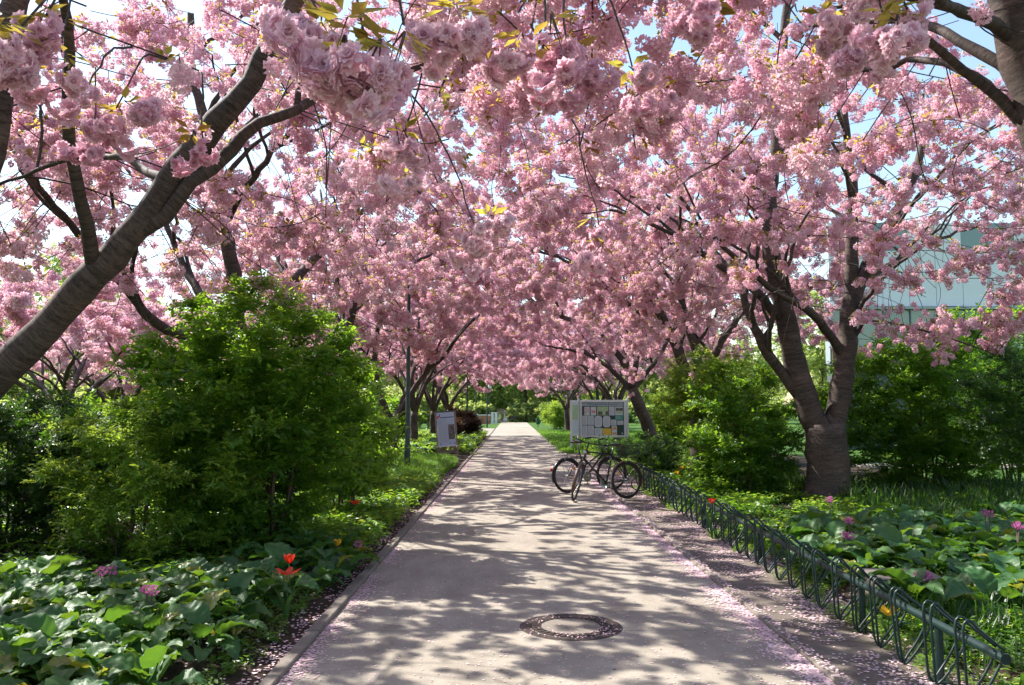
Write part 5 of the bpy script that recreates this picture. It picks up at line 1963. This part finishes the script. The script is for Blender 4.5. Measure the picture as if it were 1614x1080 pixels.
for f0 in (0.295, 0.50):
    x0, x1 = ix0 + (ix1 - ix0) * f0, ix0 + (ix1 - ix0) * (f0 + 0.185)
    z1, z0 = iz1 - (iz1 - iz0) * 0.415, iz1 - (iz1 - iz0) * 0.765
    q = []
    for k in range(24):
        a = 2 * math.pi * k / 24
        e = 0.55
        q.append(((x0 + x1) / 2 + (x1 - x0) / 2 * math.copysign(abs(math.cos(a)) ** e, math.cos(a)), (z0 + z1) / 2 + (z1 - z0) / 2 * math.copysign(abs(math.sin(a)) ** e, math.sin(a))))
    V = [(x, -0.010, z) for x, z in q] + [(x, -0.004, z) for x, z in q]
    F = [tuple(range(24))[::-1], tuple(range(24, 48))] + [(k, (k + 1) % 24, 24 + (k + 1) % 24, 24 + k) for k in range(24)]
    o = link('rounded_sheet', mesh('rounded_sheet', V, F, M['paper']), nb)
    mb = MB()
    for k in range(11):
        mb.box(((x0 + x1) / 2, -0.012, z1 - 0.06 - k * 0.033), ((x1 - x0) * 0.62, 0.001, 0.009))
    mb.build('print', M['paperline'], o)
bx(0.70, 0.83, 0.53, 0.71, 'paper', lines=5)
bx(0.85, 1.0, 0.56, 0.69, 'paper', lines=3)
bx(0.0, 0.125, 0.71, 1.0, 'paper', lines=8)
bx(0.135, 0.28, 0.71, 1.0, 'paper', lines=9)
bx(0.295, 0.49, 0.79, 1.0, 'paper', lines=5)
bx(0.50, 0.70, 0.80, 1.0, 'yellow', 'poster', 4, 'orangeprint')
bx(0.715, 0.84, 0.73, 1.0, 'paper')
bx(0.73, 0.83, 0.76, 0.83, 'orangeprint', 'print', d=0.003)
bx(0.73, 0.83, 0.92, 0.98, 'orangeprint', 'print', d=0.003)
bx(0.855, 1.0, 0.70, 1.0, 'dgreen', 'poster')
bx(0.955, 0.985, 0.93, 0.97, 'paper', 'print', d=0.003)
bx(-0.055, 0.0, 0.04, 0.42, 'dgreen', 'poster')
# the side case
sc_ = empty('side_case', (-0.02, 0.0, 0))
sc_.parent = nb
ang = math.atan2(-1.35, -0.42)
sc_.rotation_euler = (0, 0, ang)
MB().box((1.38, 0, 0.98), (0.08, 0.08, 1.96), bev=0.01).build('post', M['white'], sc_)
MB().box((0.71, 0.0, 1.27), (1.22, 0.05, 1.28)).build('case_back', M['paper'], sc_)
MB().box((0.71, -0.0285, 1.5), (1.1, 0.004, 0.6)).build('poster', M['lime'], sc_)
MB().box((0.71, 0.0285, 1.5), (1.1, 0.004, 0.6)).build('poster', M['lime'], sc_)
for zz in (0.6, 1.94):
    MB().box((0.71, 0, zz), (1.24, 0.09, 0.07), bev=0.006).build('frame_bar', M['white'], sc_)

# ------------------------------------------------------------------ slanted information sign
s0 = G(704, 720)
sg = empty('information_sign', (s0.x + 0.05, s0.y, 0), R(4), 'slanted wooden easel sign with pale printed sheet and slatted foot by the left path edge', 'sign')
sg.rotation_euler = (0, R(-4.5), R(4))
M['signsheet'] = plain('pale_blue_sheet_print', (0.40, 0.49, 0.64), 0.5, var=0.06, scale=3)
RX = Matrix.Rotation(R(-12), 3, 'X')
tf = lambda p: RX @ Vector(p)
w2, hh = 0.33, 1.58
for s in (-1, 1):
    mb = MB()
    mb.box(tf((s * (w2 + 0.012), 0.0, hh / 2)), (0.045, 0.05, hh), rot=RX)
    mb.build('upright', M['woodpale'], sg)
    MB().tube([(s * (w2 + 0.012), 0.36, 1.3 * 0.98), (s * (w2 + 0.012), 0.75, 0.0)], 0.022, 4).build('back_leg', M['woodpale'], sg)
for zz in (0.06, 0.14, 0.22, 0.30):
    MB().box(tf((0, -0.0, zz)), (2 * w2 - 0.025, 0.025, 0.045), rot=RX).build('slat', M['woodpale'], sg)
MB().box(tf((0, -0.03, 0.355)), (2 * w2 + 0.12, 0.07, 0.025), rot=RX).build('ledge', M['white'], sg)
MB().box(tf((0, -0.005, 0.96)), (2 * w2 - 0.05, 0.03, 1.17), rot=RX).build('panel', M['signsheet'], sg)
MB().box(tf((0, -0.0, 1.575)), (2 * w2 - 0.02, 0.04, 0.035), rot=RX).build('top_bar', M['backboard'], sg)
mb = MB()
r = random.Random(9)
for k in range(30):
    z = 1.30 - k * 0.027
    w3 = 0.33 * r.uniform(0.75, 1.0)
    mb.box(tf((-0.25 + w3 / 2, -0.0215, z)), (w3, 0.002, 0.010), rot=RX)
for k in range(5):
    mb.box(tf((0.2, -0.0215, 1.28 - k * 0.045)), (0.15, 0.002, 0.012), rot=RX)
mb.build('print', M['paperline'], sg)
MB().box(tf((0.05, -0.0215, 1.365)), (0.46, 0.002, 0.03), rot=RX).build('title_line', M['ink'], sg)
MB().box(tf((-0.26, -0.0215, 1.39)), (0.085, 0.002, 0.085), rot=RX).build('logo', M['redprint'], sg)
MB().box(tf((-0.2, -0.0215, 1.44)), (0.03, 0.003, 0.1), rot=RX).build('logo', M['ink'], sg)
MB().box(tf((0.18, -0.0215, 0.85)), (0.22, 0.003, 0.52), rot=RX).build('photo', M['photo_print'], sg)
for x in (-0.22, 0.1, 0.26):
    MB().box(tf((x, -0.0215, 0.45)), (0.035, 0.002, 0.04), rot=RX).build('emblem', M['ink'], sg)


# ------------------------------------------------------------------ lamp posts
def lamp(x, y, h, label, d=0.06):
    root = empty('street_lamp', (x, y, 0), 0, label, 'street lamp', 'lamp posts along the left of the path')
    MB().lathe([(d * 1.25, -0.05), (d * 1.25, 0.75), (d * 1.1, 0.78), (d, 0.8), (d * 0.62, h)], K=16).build('pole', M['postgreen'], root, smooth=True)
    MB().box((0, -d * 1.26, 0.5), (0.07, 0.01, 0.24), bev=0.003).build('access_door', M['postgreen'], root)
    MB().lathe([(0.03, h - 0.02), (0.09, h + 0.02), (0.11, h + 0.06), (0.03, h + 0.09)], K=16).build('collar', M['postgreen'], root, smooth=True)
    MB().lathe([(0.10, h + 0.06), (0.2, h + 0.2), (0.21, h + 0.35), (0.12, h + 0.44)], K=20).build('globe', M['white'], root, smooth=True)
    MB().lathe([(0.25, h + 0.42), (0.2, h + 0.5), (0.0, h + 0.56)], K=20).build('cap', M['postgreen'], root, smooth=True)
    return root


lamp(-2.5, 19.7, 5.3, 'nearest dark green lamp post, rising from the grass left of the path')
lamp(-2.62, 48.0, 4.1, 'second lamp post, beyond the slanted sign')
lamp(-2.3, 76.0, 4.1, 'third lamp post, on the sunny stretch')
lamp(-2.9, 66.0, 4.1, 'lamp post in front of the low brown wall far away')
lamp(-2.7, 100.0, 4.1, 'farthest lamp post, where the path ends')

# plant label, box, bin, far bits
pl = P(546, 739, 12.0)
g0 = G(512, 795)
lb = empty('plant_label', (g0.x, 12.0, 0), 0, 'small white plant label on a slanting stake in the left bed', 'plant label')
MB().tube([(0, 0, 0), (pl.x - g0.x, 0, pl.z - 0.03)], 0.008, 6).build('stake', M['stem'], lb)
MB().box((pl.x - g0.x, -0.012, pl.z), (0.15, 0.005, 0.08), rot=Matrix.Rotation(-0.35, 3, 'X')).build('plate', M['paper'], lb)
bo = empty('concrete_box', (3.3, 7.05, 0), R(-6), 'low weathered concrete box with flat lid among the bergenias behind the rack', 'box')
MB().box((0, 0, 0.09), (0.5, 0.4, 0.2), bev=0.01).build('body', M['block'], bo)
MB().box((0, 0, 0.205), (0.56, 0.46, 0.03), bev=0.008).build('lid', M['block'], bo)

bn = G(848, 674)
b_ = empty('litter_bin', (bn.x, bn.y, 0), 0, 'green litter bin on a post at the right path edge far away', 'litter bin')
MB().tube([(0, 0, 0), (0, 0, 0.5)], 0.03, 8).build('post', M['iron'], b_)
MB().lathe([(0.0, 0.28), (0.17, 0.28), (0.2, 0.85), (0.21, 0.87), (0.18, 0.87), (0.17, 0.8), (0.0, 0.6)], K=18).build('bin_body', M['bingreen'], b_, smooth=True)

wl = empty('low_wall', (-4.6, 95, 0), 0, 'low red brown wall with pale coping at the far end of the path', 'wall')
MB().box((0, 0, 0.45), (4.2, 0.25, 1.0)).build('wall_face', M['brick'], wl)
MB().box((0, 0, 0.99), (4.3, 0.34, 0.09)).build('coping', M['white'], wl)
for x, lbx in ((-2.25, 'pale gate pillar at the end of the low far wall'), (-1.85, 'second pale gate pillar, nearer the path end')):
    pr = empty('gate_pillar', (x, 94.5, 0), 0, lbx, 'pillar')
    MB().box((0, 0, 0.6), (0.28, 0.28, 1.25), bev=0.02).build('shaft', M['white'], pr)
    MB().box((0, 0, 1.26), (0.36, 0.36, 0.07), bev=0.01).build('cap', M['white'], pr)
fe = empty('metal_fence', (-1.4, 99, 0), 0, 'pale upright slat fence right of the far gate pillars', 'fence')
for k in range(9):
    MB().box((-0.3 + k * 0.14, 0, 0.85), (0.06, 0.03, 1.7)).build('slat', M['woodpale'], fe)
for z in (0.3, 1.4):
    MB().box((0.26, 0.03, z), (1.3, 0.03, 0.06)).build('rail', M['woodpale'], fe)
sn = empty('small_sign', (-0.85, 99.5, 0), 0, 'small pale blue sign board at the end of the path', 'sign')
MB().box((0, 0, 0.4), (0.42, 0.03, 0.42), bev=0.01).build('board', M['paleblue'], sn)
for x in (-0.15, 0.15): MB().box((x, 0.025, 0.18), (0.03, 0.02, 0.4)).build('leg', M['iron'], sn)
bq = empty('park_bench', (0.1, 101, 0), 0, 'dark park bench at the end of the path, right of the pale blue sign', 'bench')
MB().box((0, 0, 0.43), (1.0, 0.4, 0.05)).build('seat', M['black'], bq)
MB().box((0, 0.2, 0.68), (1.0, 0.04, 0.35)).build('backrest', M['black'], bq)
for x in (-0.42, 0.42): MB().box((x, 0, 0.2), (0.06, 0.38, 0.42)).build('leg', M['black'], bq)

# ------------------------------------------------------------------ building on the right
bd = empty('pale_building', (13.0, 33, 0), 0, 'pale panelled building with a glass band and brown slats behind the right shrubs', 'building')
BW = 22
MB().box((BW / 2, 0.5, 1.75), (BW, 0.5, 3.5)).build('lower_wall', M['bluegrey'], bd)
MB().box((BW / 2, 0.6, 6.4), (BW, 0.5, 5.8)).build('upper_wall', M['panelframe'], bd)
pm = MB().box((0, 0, 0), (1.08, 0.06, 1.13), bev=0.008).mesh('panel', M['panelwhite'])
gm = MB().box((0, 0, 0), (1.08, 0.03, 1.13)).mesh('window_pane', M['glass'])
for i in range(20):
    for j in range(3):
        isw = (j in (2, 3) and i % 4 in (1, 2))
        o = link('window_pane' if isw else 'panel', gm if isw else pm, bd, (0.55 + i * 1.1, 0.3 + (0.02 if isw else 0), 6.4 + j * 1.16))
gw = MB().box((0, 0, 0), (1.04, 0.03, 1.45)).mesh('window_pane', M['glass'])
for i in range(20):
    link('window_pane', gw, bd, (0.55 + i * 1.1, 0.28, 4.95))
    MB().box((0.0 + i * 1.1, 0.22, 4.95), (0.05, 0.08, 1.5)).build('mullion', M['panelframe'], bd)
MB().box((BW / 2, 0.15, 5.74), (BW, 0.3, 0.12)).build('ledge', M['panelframe'], bd)
MB().box((BW / 2, 0.12, 4.15), (BW, 0.35, 0.16)).build('ledge', M['panelframe'], bd)
slm = MB().box((0, 0, 0), (0.09, 0.04, 1.0)).mesh('slat', M['wooddark'])
for i in range(150):
    link('slat', slm, bd, (0.07 + i * 0.146, 0.2, 3.55))
MB().box((BW / 2, 0.0, 2.2), (BW, 0.1, 0.12)).build('handrail', M['bluegrey'], bd)

# ------------------------------------------------------------------ far trees
def far_tree(base, h, rr_, seed, label, n=2600, group='spring green trees beyond the end of the path'):
    root = empty('broadleaf_tree', base, 0, label, 'tree', group)
    x, y = base[0], base[1]
    S = [([(x, y, -0.1), (x + .1, y, h * 0.2), (x, y, h * 0.42)], 0.24, 0.17), ([(x, y, h * 0.42), (x + .3, y, h * 0.7), (x, y, h * 0.9)], 0.15, 0.04)]
    rg = random.Random(seed)
    for k in range(5):
        a = k * 1.26 + rg.uniform(0, 0.6)
        S.append(([(x, y, h * 0.3 + k * h * 0.05), (x + math.cos(a) * rr_ * .35, y + math.sin(a) * rr_ * .35, h * 0.5 + k * h * .05), (x + math.cos(a) * rr_ * .7, y + math.sin(a) * rr_ * .7, h * 0.6 + k * h * .06)], 0.09, 0.03))
    att = ell_points((x, y, h * 0.5), (rr_, rr_, h * 0.5), 480, seed, 0.1, None, 0.5)
    sk = grow(S, att, 0.5, 1.0, 6, 40, seed, 0.012, 2.3, 0.04)
    wood_objects(sk, root, [M['bark_far']], ['trunk', 'limb'])
    p, rot, sc = crown_points(sk, root, n, seed, 0.05, 0.35, 0, lambda a, b, c: c > 0.6, 0.8, 0.8)
    scatter('crown', p, rot, sc * 1.15, SG['far'], root)
    return root


t1 = far_tree((-7, 116, 0), 13, 5.0, 901, 'spring green broadleaf tree in the wood beyond the path end')
t2 = far_tree((4.5, 120, 0), 12, 5.2, 902, 'spring green broadleaf tree in the wood beyond the path end')
t3 = far_tree((-1.5, 128, 0), 15, 5.5, 903, 'spring green broadleaf tree in the wood beyond the path end')
r = random.Random(5)
spots = []
for k in range(16): spots.append((-62 + k * 8.2 + r.uniform(-2, 2), 133 + r.uniform(-6, 10)))
spots += [(-3.5, 112), (1.8, 111), (7.5, 110)]
for k in range(10): spots.append((13 + k * 5 + r.uniform(-1, 1), 118 - k * 7 + r.uniform(-3, 3)))
for k in range(11): spots.append((-17 - k * 3.2 + r.uniform(-1, 1), 112 - k * 7.5 + r.uniform(-3, 3)))
for i, (x, y) in enumerate(spots):
    s = copy_tree((t1, t2, t3)[i % 3])
    s.location = (x, y, 0)
    s.rotation_euler = (0, 0, r.uniform(0, 6.28))
    k = r.uniform(0.75, 1.1)
    s.scale = (k, k, k)
    if i >= 29:
        s['label'] = 'broadleaf tree in the belt of trees far off to the left'
        s['group'] = 'trees far off to the left'
    elif i >= 19:
        s['label'] = 'broadleaf tree in the belt of trees far off to the right'
        s['group'] = 'trees far off to the right'
bush_spots = [(-9, 104, 2.6), (-4.4, 107, 2.6), (1.4, 106.5, 2.6), (5.5, 105, 2.6), (9.5, 103, 2.6), (13, 100, 2.8), (-14, 100, 3), (9.5, 86, 2.4), (17, 70, 3), (15, 52, 3), (17, 90, 3.4)]
for i, (x, y, rr2) in enumerate(bush_spots):
    shrub((x, y, 0), (x, y, 1.2), (rr2, 1.8, 1.6), 150, 700, 'far', 'rounded green bush at the foot of the distant trees', 950 + i, 5, group='bushes before the distant trees', scl=1.0, D=0.4, kill=0.7, rad=0.03)
left_spots = [(-14.5, 44, 3), (-17, 36, 3.2), (-19, 50, 3.4), (-21, 28, 3.2), (-14, 55, 3), (-23, 38, 3.2), (-15, 68, 3.4), (-17, 82, 3.4), (-24, 58, 4), (-9.5, 60, 2.4), (-8.5, 75, 2.4)]
bush = None
for i, (x, y, rr2) in enumerate(left_spots):
    if bush is None:
        bush = shrub((x, y, 0), (x, y, 1.4), (rr2, 2.2, 1.9), 200, 900, 'far', 'tall green bush beyond the lawn on the left', 970, 6, group='bushes beyond the lawn on the left', scl=1.1, D=0.4, kill=0.7, rad=0.03)
    else:
        c = copy_tree(bush)
        c.location = (x, y, 0)
        c.rotation_euler = (0, 0, i * 1.3)

# every far tree and bush is named by its place in its belt, counted from the left
def number(group, text, noun):
    obs = [o for o in COL.objects if o.get('group') == group]
    obs.sort(key=lambda o: o.location.x / max(o.location.y, 1))
    for i, o in enumerate(obs):
        o['label'] = text % ('leftmost' if i == 0 else ('rightmost' if i == len(obs) - 1 else ORD[i]), '' if i in (0, len(obs) - 1) else 'from the left ')


number('spring green trees beyond the end of the path', '%s tree %sin the spring green wood beyond the path end', 'tree') if len([o for o in COL.objects if o.get('group') == 'spring green trees beyond the end of the path']) <= 22 else None
number('trees far off to the right', '%s tree %sin the belt of trees far off to the right', 'tree')
number('trees far off to the left', '%s tree %sin the belt of trees far off to the left', 'tree')
number('bushes before the distant trees', '%s rounded green bush %sat the foot of the distant trees', 'bush')
number('bushes beyond the lawn on the left', '%s tall green bush %sbeyond the lawn on the left', 'bush')
